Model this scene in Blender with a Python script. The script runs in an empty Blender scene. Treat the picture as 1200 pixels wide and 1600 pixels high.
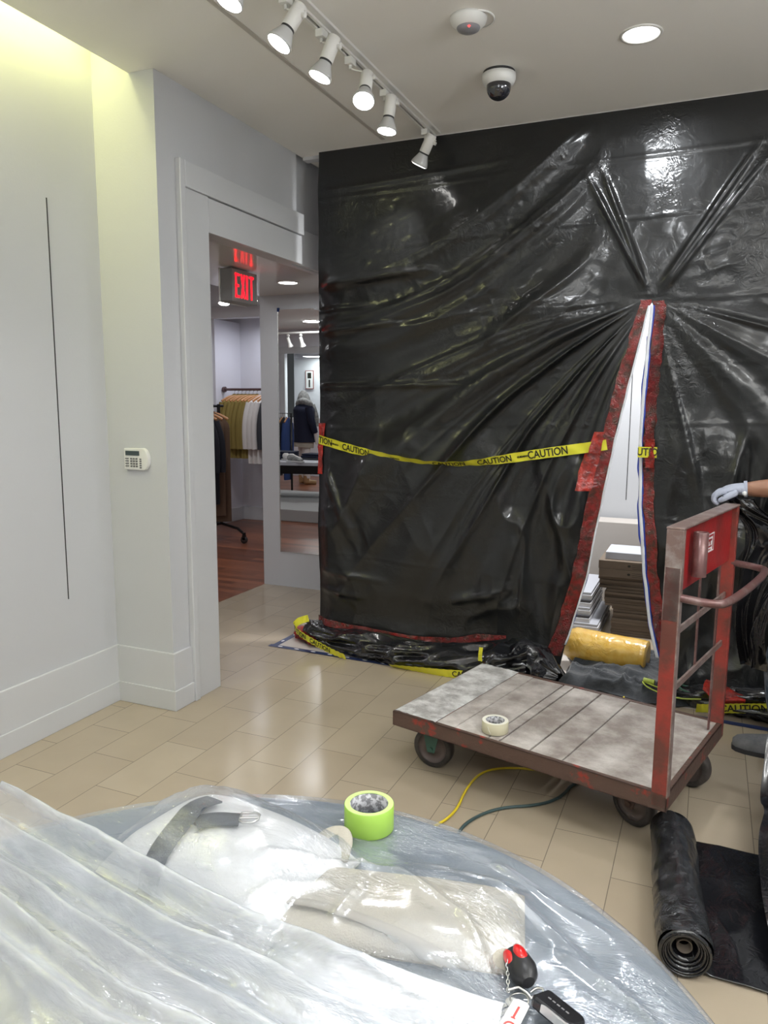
import bpy, bmesh, math, random
import numpy as np
from mathutils import Vector, Matrix
PI = math.pi
sc = bpy.context.scene
col = sc.collection

# ------------------------------------------------------------------ camera, light, exposure
cam_d = bpy.data.cameras.new('camera')
cam = bpy.data.objects.new('camera', cam_d)
col.objects.link(cam)
cam.matrix_world = Matrix(((0.91863, -0.06212, 0.39020, 0.0),
                           (0.39507, 0.12938, -0.90950, 0.0),
                           (0.00601, 0.98965, 0.14339, 1.55),
                           (0, 0, 0, 1)))
cam_d.sensor_fit = 'VERTICAL'
cam_d.sensor_height = 24.0
cam_d.lens = 24.0 * 1181 / 1600
cam_d.clip_start = 0.02
cam_d.clip_end = 100
sc.camera = cam
sc.view_settings.view_transform = 'Standard'
sc.view_settings.look = 'None'
sc.view_settings.exposure = 0.0
sc.view_settings.gamma = 1.0
sc.view_settings.use_curve_mapping = False
world = bpy.data.worlds.new('world')
sc.world = world
world.use_nodes = True
world.node_tree.nodes['Background'].inputs[0].default_value = (0.9, 0.95, 1, 1)
world.node_tree.nodes['Background'].inputs[1].default_value = 0.05

LIGHT = []
def area(loc, power, size=0.16, color=(1, 0.96, 0.9), direction=(0, 0, -1), shape='DISK', size_y=None, spread=180):
    d = bpy.data.lights.new('lamp_or_fill_light', 'AREA')
    d.shape = shape; d.size = size; d.energy = power; d.color = color
    d.spread = math.radians(spread)
    if size_y: d.size_y = size_y
    o = bpy.data.objects.new('lamp_or_fill_light', d)
    col.objects.link(o)
    o.matrix_world = Matrix.Translation(loc) @ Vector(direction).to_track_quat('-Z', 'Y').to_matrix().to_4x4()
    return o
MAIN_C = (0.92, 0.96, 1.0)
# daylight-white recessed lamps of this room (the visible one first), then those behind the viewer
for (x, y, p) in [(-0.355, 3.45, 12), (-0.355, 1.55, 14), (-0.355, -0.6, 6), (1.3, 3.3, 5.5), (1.3, 1.4, 7), (1.3, -0.6, 6), (-1.9, 0.6, 5)]:
    area((x, y, 3.02), p, 0.15, MAIN_C)
area((0.2, -0.9, 2.98), 8, 1.2, (0.95, 0.97, 1.0), shape='SQUARE')          # unseen soft fill added behind the viewer, no fixture
area((0.2, -0.9, 2.2), 65, 0.7, (0.96, 0.98, 1.0), direction=(0, 0, 1), shape='SQUARE')   # unseen uplight added to brighten the ceiling
area((1.6, 1.2, 2.2), 85, 0.7, (0.96, 0.98, 1.0), direction=(0, 0, 1), shape='SQUARE')  # second added uplight, also unseen, for the ceiling on the right
# cove strip above the left wall
area((-2.62, 0.4, 3.20), 15, 5.0, (1.0, 1.0, 0.42), direction=(-0.75, 0, -0.65), shape='RECTANGLE', size_y=0.06)
area((-2.665, 1.75, 3.24), 7.5, 0.10, (1.0, 1.0, 0.45), direction=(0.03, 0.72, -0.68), shape='RECTANGLE', size_y=0.5)   # end of the same strip
# passage and neighbouring shop
area((-2.86, 4.89, 2.385), 3.5, 0.14, MAIN_C)
for (x, y, p) in [(-4.6, 6.2, 15), (-4.2, 3.2, 14), (-5.5, 0.5, 18), (-7.0, 3.6, 16), (-6.8, -1.6, 20), (-4.4, -1.2, 14)]:
    area((x, y, 3.0), p, 0.3, (0.95, 0.96, 1.0))
area((-4.9, 8.0, 2.5), 9, 0.5, (0.85, 0.88, 1.0), shape='SQUARE')
area((-7.2, -3.55, 2.5), 30, 1.6, (0.9, 1.0, 1.0), shape='RECTANGLE', size_y=0.3)
# closed-off work area behind the sheet
area((-0.4, 5.1, 3.0), 100, 0.5, (0.97, 0.98, 1.0), shape='SQUARE')

# ------------------------------------------------------------------ helpers
def tag(o, label=None, cat=None, group=None, kind=None):
    if label: o['label'] = label
    if cat: o['category'] = cat
    if group: o['group'] = group
    if kind: o['kind'] = kind
    return o
def thing(name, label, cat, loc=(0, 0, 0), rz=0, group=None, rot=None):
    o = bpy.data.objects.new(name, None)
    col.objects.link(o)
    o.empty_display_size = 0.1
    o.location = loc
    o.rotation_euler = rot if rot else (0, 0, rz)
    return tag(o, label, cat, group)

def hs(n):
    n = np.asarray(n, dtype=np.int64)
    n = (n << 13) ^ n
    n = (n * (n * n * 15731 + 789221) + 1376312589) & 0x7fffffff
    return n / 2147483647.0
def vn1(x, seed=0):
    x = np.asarray(x, dtype=float); i = np.floor(x).astype(np.int64); f = x - i
    f = f * f * (3 - 2 * f)
    return hs(i + seed * 977) * (1 - f) + hs(i + 1 + seed * 977) * f
def vn2(x, y, seed=0):
    x = np.asarray(x, dtype=float); y = np.asarray(y, dtype=float)
    i = np.floor(x).astype(np.int64); j = np.floor(y).astype(np.int64)
    f = x - i; g = y - j
    f = f * f * (3 - 2 * f); g = g * g * (3 - 2 * g)
    def h(a, b): return hs(a * 57 + b * 8191 + seed * 1013)
    return (h(i, j) * (1 - f) + h(i + 1, j) * f) * (1 - g) + (h(i, j + 1) * (1 - f) + h(i + 1, j + 1) * f) * g
def fbm(x, y, seed=0, o=3):
    s = 0; a = 0.5; t = 0
    for k in range(o):
        s = s + a * vn2(x, y, seed + k); t += a; a *= 0.5; x = np.asarray(x) * 2.03; y = np.asarray(y) * 2.03
    return s / t
def ridge1(x, seed=0, p=2.0): return (1 - np.abs(2 * vn1(x, seed) - 1)) ** p
def ridge2(x, y, seed=0, p=2.0): return (1 - np.abs(2 * vn2(x, y, seed) - 1)) ** p
def sstep(a, b, x):
    t = np.clip((np.asarray(x, dtype=float) - a) / (b - a), 0, 1)
    return t * t * (3 - 2 * t)

class MB:
    def __init__(s): s.v = []; s.f = []; s.sm = []
    def add(s, v, f, smooth=False):
        n = len(s.v); s.v += [tuple(map(float, p)) for p in v]
        s.f += [tuple(n + i for i in q) for q in f]; s.sm += [smooth] * len(f)
        return s
    def box(s, a, b, M=None):
        x0, y0, z0 = a; x1, y1, z1 = b
        v = [(x0, y0, z0), (x1, y0, z0), (x1, y1, z0), (x0, y1, z0), (x0, y0, z1), (x1, y0, z1), (x1, y1, z1), (x0, y1, z1)]
        if M is not None: v = [M @ Vector(p) for p in v]
        return s.add(v, [(0, 3, 2, 1), (4, 5, 6, 7), (0, 1, 5, 4), (1, 2, 6, 5), (2, 3, 7, 6), (3, 0, 4, 7)])
    def tube(s, pts, r, n=12, cap=True, flat=None, smooth=True, closed=False):
        """swept tube; r number or list (or (rx,ry) tuples); flat: up vector of the section"""
        P = [Vector(p) for p in pts]; m = len(P)
        if isinstance(r, list):
            R = r if len(r) == m else [r[min(int(i * len(r) / m), len(r) - 1)] for i in range(m)]
        else: R = [r] * m
        V = []; up = Vector(flat) if flat else None; prev = None
        for i in range(m):
            if closed: t = P[(i + 1) % m] - P[(i - 1) % m]
            else: t = (P[min(i + 1, m - 1)] - P[max(i - 1, 0)])
            t.normalize()
            if up is not None: a = up - t * up.dot(t)
            elif prev is None:
                a = Vector((0, 0, 1)) if abs(t.z) < 0.9 else Vector((1, 0, 0)); a = a - t * a.dot(t)
            else: a = prev - t * prev.dot(t)
            a.normalize(); prev = a; b = t.cross(a)
            rr = R[i]; rx, ry = rr if isinstance(rr, (tuple, list)) else (rr, rr)
            for k in range(n):
                q = 2 * PI * k / n
                V.append(P[i] + b * (math.cos(q) * rx) + a * (math.sin(q) * ry))
        F = []
        for i in range(m if closed else m - 1):
            for k in range(n):
                F.append((i * n + k, i * n + (k + 1) % n, ((i + 1) % m) * n + (k + 1) % n, ((i + 1) % m) * n + k))
        s.add(V, F, smooth)
        if cap and not closed:
            s.add(V[:n], [tuple(range(n - 1, -1, -1))]); s.add(V[-n:], [tuple(range(n))])
        return s
    def lathe(s, prof, n=32, M=None, smooth=True):
        V = []; F = []
        for (r, z) in prof:
            for k in range(n):
                q = 2 * PI * k / n; V.append(Vector((r * math.cos(q), r * math.sin(q), z)))
        if M is not None: V = [M @ p for p in V]
        for i in range(len(prof) - 1):
            for k in range(n):
                F.append((i * n + k, i * n + (k + 1) % n, (i + 1) * n + (k + 1) % n, (i + 1) * n + k))
        return s.add(V, F, smooth)
    def disc(s, r, M, n=24):
        return s.add([M @ Vector((r * math.cos(2 * PI * k / n), r * math.sin(2 * PI * k / n), 0)) for k in range(n)], [tuple(range(n))])
    def grid(s, fn, nu, nv, smooth=True, wrap=False):
        V = [fn(i / (nu - 1), j / (nv - 1)) for j in range(nv) for i in range(nu)]
        F = [(j * nu + i, j * nu + i + 1, (j + 1) * nu + i + 1, (j + 1) * nu + i) for j in range(nv - 1) for i in range(nu - 1)]
        return s.add(V, F, smooth)
    def arr(s, A, smooth=True):
        """A: (nv,nu,3) array"""
        nv, nu, _ = A.shape
        F = [(j * nu + i, j * nu + i + 1, (j + 1) * nu + i + 1, (j + 1) * nu + i) for j in range(nv - 1) for i in range(nu - 1)]
        return s.add(A.reshape(-1, 3).tolist(), F, smooth)
    def prism(s, poly, z0, z1, M=None):
        n = len(poly)
        V = [Vector((x, y, z0)) for x, y in poly] + [Vector((x, y, z1)) for x, y in poly]
        if M is not None: V = [M @ p for p in V]
        return s.add(V, [tuple(range(n - 1, -1, -1)), tuple(range(n, 2 * n))] + [(i, (i + 1) % n, n + (i + 1) % n, n + i) for i in range(n)])
    def build(s, name, mat, parent=None, bevel=0, seg=2, solid=0, merge=False, subd=0):
        me = bpy.data.meshes.new(name)
        me.from_pydata(s.v, [], s.f); me.update()
        me.polygons.foreach_set('use_smooth', s.sm)
        o = bpy.data.objects.new(name, me); col.objects.link(o)
        if merge:
            b = bmesh.new(); b.from_mesh(me); bmesh.ops.remove_doubles(b, verts=b.verts, dist=1e-5); b.to_mesh(me); b.free()
        me.materials.append(mat)
        if parent: o.parent = parent
        if bevel:
            m = o.modifiers.new('bevel', 'BEVEL'); m.width = bevel; m.segments = seg; m.limit_method = 'ANGLE'; m.angle_limit = 0.6
        if solid:
            m = o.modifiers.new('solid', 'SOLIDIFY'); m.thickness = solid; m.offset = 0
        if subd:
            m = o.modifiers.new('sub', 'SUBSURF'); m.levels = subd; m.render_levels = subd
        return o
def basis(loc, zdir, xhint=(1, 0, 0)):
    z = Vector(zdir).normalized(); x = Vector(xhint); x = (x - z * x.dot(z)).normalized(); y = z.cross(x)
    return Matrix.Translation(loc) @ Matrix((x, y, z)).transposed().to_4x4()
def chaikin(pts, n=2):
    P = [Vector(p) for p in pts]
    for _ in range(n):
        Q = [P[0]]
        for a, b in zip(P, P[1:]): Q += [a * .75 + b * .25, a * .25 + b * .75]
        P = Q + [P[-1]]
    return P
def text_mesh(txt, size, ext=0.0, bold=0.0, sx=1.0):
    """flat glyph geometry, origin centred: returns verts (x,y) and faces"""
    cu = bpy.data.curves.new('lettering', 'FONT'); cu.body = txt; cu.size = size
    cu.align_x = 'CENTER'; cu.align_y = 'CENTER'; cu.resolution_u = 3; cu.offset = bold
    o = bpy.data.objects.new('lettering', cu)
    col.objects.link(o); bpy.context.view_layer.update()
    me = bpy.data.meshes.new_from_object(o.evaluated_get(bpy.context.evaluated_depsgraph_get()))
    v = [(p.co.x * sx, p.co.y) for p in me.vertices]; f = [tuple(q.vertices) for q in me.polygons]
    bpy.data.objects.remove(o); bpy.data.curves.remove(cu); bpy.data.meshes.remove(me)
    return v, f

# ------------------------------------------------------------------ materials
def newmat(name):
    m = bpy.data.materials.new(name); m.use_nodes = True
    nt = m.node_tree; b = nt.nodes['Principled BSDF']
    return m, nt, b
def mat(name, c, rough=0.5, metal=0.0, c2=None, nscale=5.0, ndetail=4, bump=0.0, bscale=40.0, spec=0.5, coat=0.0,
        stretch=None, thresh=None, sheen=0.0, bump2=0.0, b2scale=8.0, trans=0.0):
    m, nt, b = newmat(name); N = nt.nodes; L = nt.links
    b.inputs['Base Color'].default_value = (*c, 1); b.inputs['Roughness'].default_value = rough
    b.inputs['Metallic'].default_value = metal; b.inputs['Specular IOR Level'].default_value = spec
    b.inputs['Coat Weight'].default_value = coat; b.inputs['Sheen Weight'].default_value = sheen
    tc = N.new('ShaderNodeTexCoord'); mp = N.new('ShaderNodeMapping'); L.new(tc.outputs['Object'], mp.inputs[0])
    if stretch: mp.inputs['Scale'].default_value = stretch
    if c2:
        n = N.new('ShaderNodeTexNoise'); n.inputs['Scale'].default_value = nscale; n.inputs['Detail'].default_value = ndetail
        n.inputs['Roughness'].default_value = 0.65
        L.new(mp.outputs[0], n.inputs[0]); r = N.new('ShaderNodeValToRGB')
        a, z = thresh if thresh else (0.35, 0.65)
        r.color_ramp.elements[0].position = a; r.color_ramp.elements[1].position = z
        r.color_ramp.elements[0].color = (*c, 1); r.color_ramp.elements[1].color = (*c2, 1)
        L.new(n.outputs[0], r.inputs[0]); L.new(r.outputs[0], b.inputs['Base Color'])
    prev = None
    for (bb, s) in ((bump, bscale), (bump2, b2scale)):
        if bb:
            n = N.new('ShaderNodeTexNoise'); n.inputs['Scale'].default_value = s; n.inputs['Detail'].default_value = 3
            L.new(mp.outputs[0], n.inputs[0]); q = N.new('ShaderNodeBump'); q.inputs['Strength'].default_value = bb
            q.inputs['Distance'].default_value = 0.01
            L.new(n.outputs[0], q.inputs['Height'])
            if prev: L.new(prev.outputs[0], q.inputs['Normal'])
            L.new(q.outputs[0], b.inputs['Normal']); prev = q
    return m
def emit(name, c, s):
    m, nt, b = newmat(name)
    b.inputs['Base Color'].default_value = (*c, 1); b.inputs['Emission Color'].default_value = (*c, 1); b.inputs['Emission Strength'].default_value = s
    return m
def sheet_mat(name, c, rough, bump=0.35, scale=22, warp=True, spec=0.6, c2=None, coat=0.0, crough=0.15):
    """thin polythene: crinkle bump from ridged noise"""
    m, nt, b = newmat(name); N = nt.nodes; L = nt.links
    b.inputs['Base Color'].default_value = (*c, 1); b.inputs['Roughness'].default_value = rough; b.inputs['Specular IOR Level'].default_value = spec
    b.inputs['Coat Weight'].default_value = coat; b.inputs['Coat Roughness'].default_value = crough
    tc = N.new('ShaderNodeTexCoord')
    n1 = N.new('ShaderNodeTexNoise'); n1.inputs['Scale'].default_value = scale; n1.inputs['Detail'].default_value = 4; n1.inputs['Distortion'].default_value = 0.8
    n2 = N.new('ShaderNodeTexVoronoi'); n2.feature = 'DISTANCE_TO_EDGE'; n2.inputs['Scale'].default_value = scale * 0.55
    ad = N.new('ShaderNodeMixRGB'); ad.blend_type = 'LINEAR_LIGHT'; ad.inputs[0].default_value = 0.15
    L.new(tc.outputs['Object'], n1.inputs[0]); L.new(tc.outputs['Object'], ad.inputs[1]); L.new(n1.outputs[1], ad.inputs[2]); L.new(ad.outputs[0], n2.inputs[0])
    n3 = N.new('ShaderNodeTexNoise'); n3.inputs['Scale'].default_value = 3.0; n3.inputs['Detail'].default_value = 2
    L.new(tc.outputs['Object'], n3.inputs[0])
    b1 = N.new('ShaderNodeBump'); b1.inputs['Distance'].default_value = 0.006; b1.inputs['Strength'].default_value = bump
    b2 = N.new('ShaderNodeBump'); b2.inputs['Distance'].default_value = 0.010; b2.inputs['Strength'].default_value = bump * 0.8
    mr = N.new('ShaderNodeMapRange'); mr.inputs[1].default_value = 0.42; mr.inputs[2].default_value = 0.62
    L.new(n3.outputs[0], mr.inputs[0]); mu = N.new('ShaderNodeMath'); mu.operation = 'MULTIPLY'; mu.inputs[1].default_value = bump * 1.4
    L.new(mr.outputs[0], mu.inputs[0]); L.new(mu.outputs[0], b2.inputs['Strength'])
    L.new(n1.outputs[0], b1.inputs['Height']); L.new(n2.outputs[0], b2.inputs['Height']); L.new(b1.outputs[0], b2.inputs['Normal'])
    L.new(b2.outputs[0], b.inputs['Normal']); L.new(b2.outputs[0], b.inputs['Coat Normal'])
    if c2:
        r = N.new('ShaderNodeValToRGB'); r.color_ramp.elements[0].position = 0.4; r.color_ramp.elements[1].position = 0.65
        r.color_ramp.elements[0].color = (*c, 1); r.color_ramp.elements[1].color = (*c2, 1)
        n4 = N.new('ShaderNodeTexNoise'); n4.inputs['Scale'].default_value = 28; n4.inputs['Detail'].default_value = 5
        L.new(tc.outputs['Object'], n4.inputs[0]); L.new(n4.outputs[0], r.inputs[0]); L.new(r.outputs[0], b.inputs['Base Color'])
    return m
def film_mat(name, c, alpha, rough=0.16, bump=0.5, scale=40, rot=0.15):
    """clear polythene: see-through with a milky haze, sheen painted on fold crests, glossy all over"""
    m, nt, b = newmat(name); N = nt.nodes; L = nt.links; N.remove(b); out = N['Material Output']
    tc = N.new('ShaderNodeTexCoord'); mp = N.new('ShaderNodeMapping'); mp.inputs['Rotation'].default_value = (0, 0, rot); mp.inputs['Scale'].default_value = (0.38, 1, 1)
    L.new(tc.outputs['Object'], mp.inputs[0])
    n = N.new('ShaderNodeTexNoise'); n.inputs['Scale'].default_value = 18; n.inputs['Detail'].default_value = 5; n.inputs['Roughness'].default_value = 0.6; n.inputs['Distortion'].default_value = 0.5
    L.new(mp.outputs[0], n.inputs[0])
    n2 = N.new('ShaderNodeTexVoronoi'); n2.feature = 'DISTANCE_TO_EDGE'; n2.inputs['Scale'].default_value = scale
    ad = N.new('ShaderNodeMixRGB'); ad.blend_type = 'LINEAR_LIGHT'; ad.inputs[0].default_value = 0.12
    L.new(mp.outputs[0], ad.inputs[1]); L.new(n.outputs[1], ad.inputs[2]); L.new(ad.outputs[0], n2.inputs[0])
    b1 = N.new('ShaderNodeBump'); b1.inputs['Distance'].default_value = 0.013; b1.inputs['Strength'].default_value = bump
    b2 = N.new('ShaderNodeBump'); b2.inputs['Distance'].default_value = 0.004; b2.inputs['Strength'].default_value = bump
    n3 = N.new('ShaderNodeTexNoise'); n3.inputs['Scale'].default_value = 5; n3.inputs['Detail'].default_value = 2; L.new(tc.outputs['Object'], n3.inputs[0])
    m3 = N.new('ShaderNodeMapRange'); m3.inputs[1].default_value = 0.45; m3.inputs[2].default_value = 0.62; m3.inputs[3].default_value = 0.08; m3.inputs[4].default_value = bump; L.new(n3.outputs[0], m3.inputs[0])
    at0 = N.new('ShaderNodeAttribute'); at0.attribute_name = 'painted_sheen'
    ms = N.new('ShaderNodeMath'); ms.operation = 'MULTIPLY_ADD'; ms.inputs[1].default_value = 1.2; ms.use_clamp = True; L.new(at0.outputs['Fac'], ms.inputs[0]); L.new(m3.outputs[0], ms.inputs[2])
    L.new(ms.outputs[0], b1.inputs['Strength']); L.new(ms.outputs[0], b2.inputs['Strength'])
    L.new(n.outputs[0], b1.inputs['Height']); L.new(n2.outputs[0], b2.inputs['Height']); L.new(b1.outputs[0], b2.inputs['Normal'])
    df = N.new('ShaderNodeBsdfDiffuse'); df.inputs[0].default_value = (*c, 1); L.new(b1.outputs[0], df.inputs['Normal'])
    tl = N.new('ShaderNodeBsdfTranslucent'); tl.inputs[0].default_value = (*c, 1)
    dm0 = N.new('ShaderNodeMixShader'); dm0.inputs[0].default_value = 0.3; L.new(df.outputs[0], dm0.inputs[1]); L.new(tl.outputs[0], dm0.inputs[2])
    gw = N.new('ShaderNodeBsdfGlossy'); gw.inputs['Roughness'].default_value = 0.42; gw.inputs[0].default_value = (*c, 1); L.new(b1.outputs[0], gw.inputs['Normal'])
    dm = N.new('ShaderNodeMixShader'); dm.inputs[0].default_value = 0.35; L.new(dm0.outputs[0], dm.inputs[1]); L.new(gw.outputs[0], dm.inputs[2])
    tr = N.new('ShaderNodeBsdfTransparent'); mx = N.new('ShaderNodeMixShader')
    r = N.new('ShaderNodeMapRange'); r.inputs[1].default_value = 0.42; r.inputs[2].default_value = 0.72; r.inputs[3].default_value = alpha[0]; r.inputs[4].default_value = alpha[1]
    at = N.new('ShaderNodeAttribute'); at.attribute_name = 'painted_sheen'                      # painted sheen: whitens the fold crests like caught light
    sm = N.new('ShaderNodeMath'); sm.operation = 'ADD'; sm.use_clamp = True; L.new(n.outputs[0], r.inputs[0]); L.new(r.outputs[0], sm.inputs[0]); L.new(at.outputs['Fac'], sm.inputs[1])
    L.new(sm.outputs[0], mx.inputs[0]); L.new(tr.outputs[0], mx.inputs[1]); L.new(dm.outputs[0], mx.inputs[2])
    g = N.new('ShaderNodeBsdfGlossy'); g.inputs['Roughness'].default_value = rough; g.inputs[0].default_value = (0.95, 0.97, 1, 1); L.new(b2.outputs[0], g.inputs['Normal'])
    lw = N.new('ShaderNodeLayerWeight'); lw.inputs[0].default_value = 0.5; fr = N.new('ShaderNodeMath'); fr.operation = 'POWER'; fr.inputs[1].default_value = 3.0; L.new(lw.outputs['Facing'], fr.inputs[0])
    fm = N.new('ShaderNodeMath'); fm.operation = 'MULTIPLY_ADD'; fm.inputs[1].default_value = 0.4; fm.inputs[2].default_value = 0.13; L.new(fr.outputs[0], fm.inputs[0])
    gm = N.new('ShaderNodeMixShader'); L.new(fm.outputs[0], gm.inputs[0]); L.new(mx.outputs[0], gm.inputs[1]); L.new(g.outputs[0], gm.inputs[2]); L.new(gm.outputs[0], out.inputs[0])
    return m
def tile_mat():
    m, nt, b = newmat('stone_tile'); N = nt.nodes; L = nt.links
    tc = N.new('ShaderNodeTexCoord'); sp = N.new('ShaderNodeSeparateXYZ'); cb = N.new('ShaderNodeCombineXYZ')
    L.new(tc.outputs['Object'], sp.inputs[0])
    # long side along y
    ax = N.new('ShaderNodeMath'); ax.operation = 'ADD'; ax.inputs[1].default_value = 2.21 + 0.222 * 40
    ay = N.new('ShaderNodeMath'); ay.operation = 'ADD'; ay.inputs[1].default_value = -2.413 + 0.443 * 40
    L.new(sp.outputs[0], ax.inputs[0]); L.new(sp.outputs[1], ay.inputs[0]); L.new(ay.outputs[0], cb.inputs[0]); L.new(ax.outputs[0], cb.inputs[1])
    br = N.new('ShaderNodeTexBrick'); br.inputs['Scale'].default_value = 1.0
    br.inputs['Brick Width'].default_value = 0.443; br.inputs['Row Height'].default_value = 0.222
    br.inputs['Mortar Size'].default_value = 0.0016; br.inputs['Mortar Smooth'].default_value = 0.2; br.offset = 0.5
    br.inputs['Color1'].default_value = (0.43, 0.36, 0.27, 1); br.inputs['Color2'].default_value = (0.395, 0.325, 0.24, 1)
    br.inputs['Mortar'].default_value = (0.20, 0.165, 0.13, 1)
    L.new(cb.outputs[0], br.inputs[0])
    n = N.new('ShaderNodeTexNoise'); n.inputs['Scale'].default_value = 3.5; n.inputs['Detail'].default_value = 6
    L.new(tc.outputs['Object'], n.inputs[0]); r = N.new('ShaderNodeMapRange'); r.inputs[3].default_value = 0.88; r.inputs[4].default_value = 1.1
    L.new(n.outputs[0], r.inputs[0]); mx = N.new('ShaderNodeMixRGB'); mx.blend_type = 'MULTIPLY'; mx.inputs[0].default_value = 1
    L.new(br.outputs[0], mx.inputs[1]); L.new(r.outputs[0], mx.inputs[2]); L.new(mx.outputs[0], b.inputs['Base Color'])
    b.inputs['Roughness'].default_value = 0.17; b.inputs['Specular IOR Level'].default_value = 0.5
    bp = N.new('ShaderNodeBump'); bp.inputs['Strength'].default_value = 0.3; bp.inputs['Distance'].default_value = 0.002; bp.invert = True
    L.new(br.outputs['Fac'], bp.inputs['Height']); L.new(bp.outputs[0], b.inputs['Normal'])
    return m
def wood_floor_mat():
    m, nt, b = newmat('cherry_planks'); N = nt.nodes; L = nt.links
    tc = N.new('ShaderNodeTexCoord'); mp = N.new('ShaderNodeMapping'); mp.inputs['Location'].default_value = (40, 40, 0)
    L.new(tc.outputs['Object'], mp.inputs[0])
    br = N.new('ShaderNodeTexBrick'); br.inputs['Scale'].default_value = 1; br.inputs['Brick Width'].default_value = 1.1; br.inputs['Row Height'].default_value = 0.085
    br.inputs['Mortar Size'].default_value = 0.001; br.inputs['Color1'].default_value = (0.30, 0.105, 0.05, 1); br.inputs['Color2'].default_value = (0.13, 0.045, 0.024, 1)
    br.inputs['Mortar'].default_value = (0.05, 0.02, 0.01, 1); br.offset = 0.37
    L.new(mp.outputs[0], br.inputs[0]); n = N.new('ShaderNodeTexNoise'); n.inputs['Scale'].default_value = 6
    m2 = N.new('ShaderNodeMapping'); m2.inputs['Scale'].default_value = (1, 12, 1); L.new(tc.outputs['Object'], m2.inputs[0]); L.new(m2.outputs[0], n.inputs[0])
    mx = N.new('ShaderNodeMixRGB'); mx.blend_type = 'SOFT_LIGHT'; mx.inputs[0].default_value = 0.7
    L.new(br.outputs[0], mx.inputs[1]); L.new(n.outputs[0], mx.inputs[2]); L.new(mx.outputs[0], b.inputs['Base Color'])
    b.inputs['Roughness'].default_value = 0.3
    return m

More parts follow.
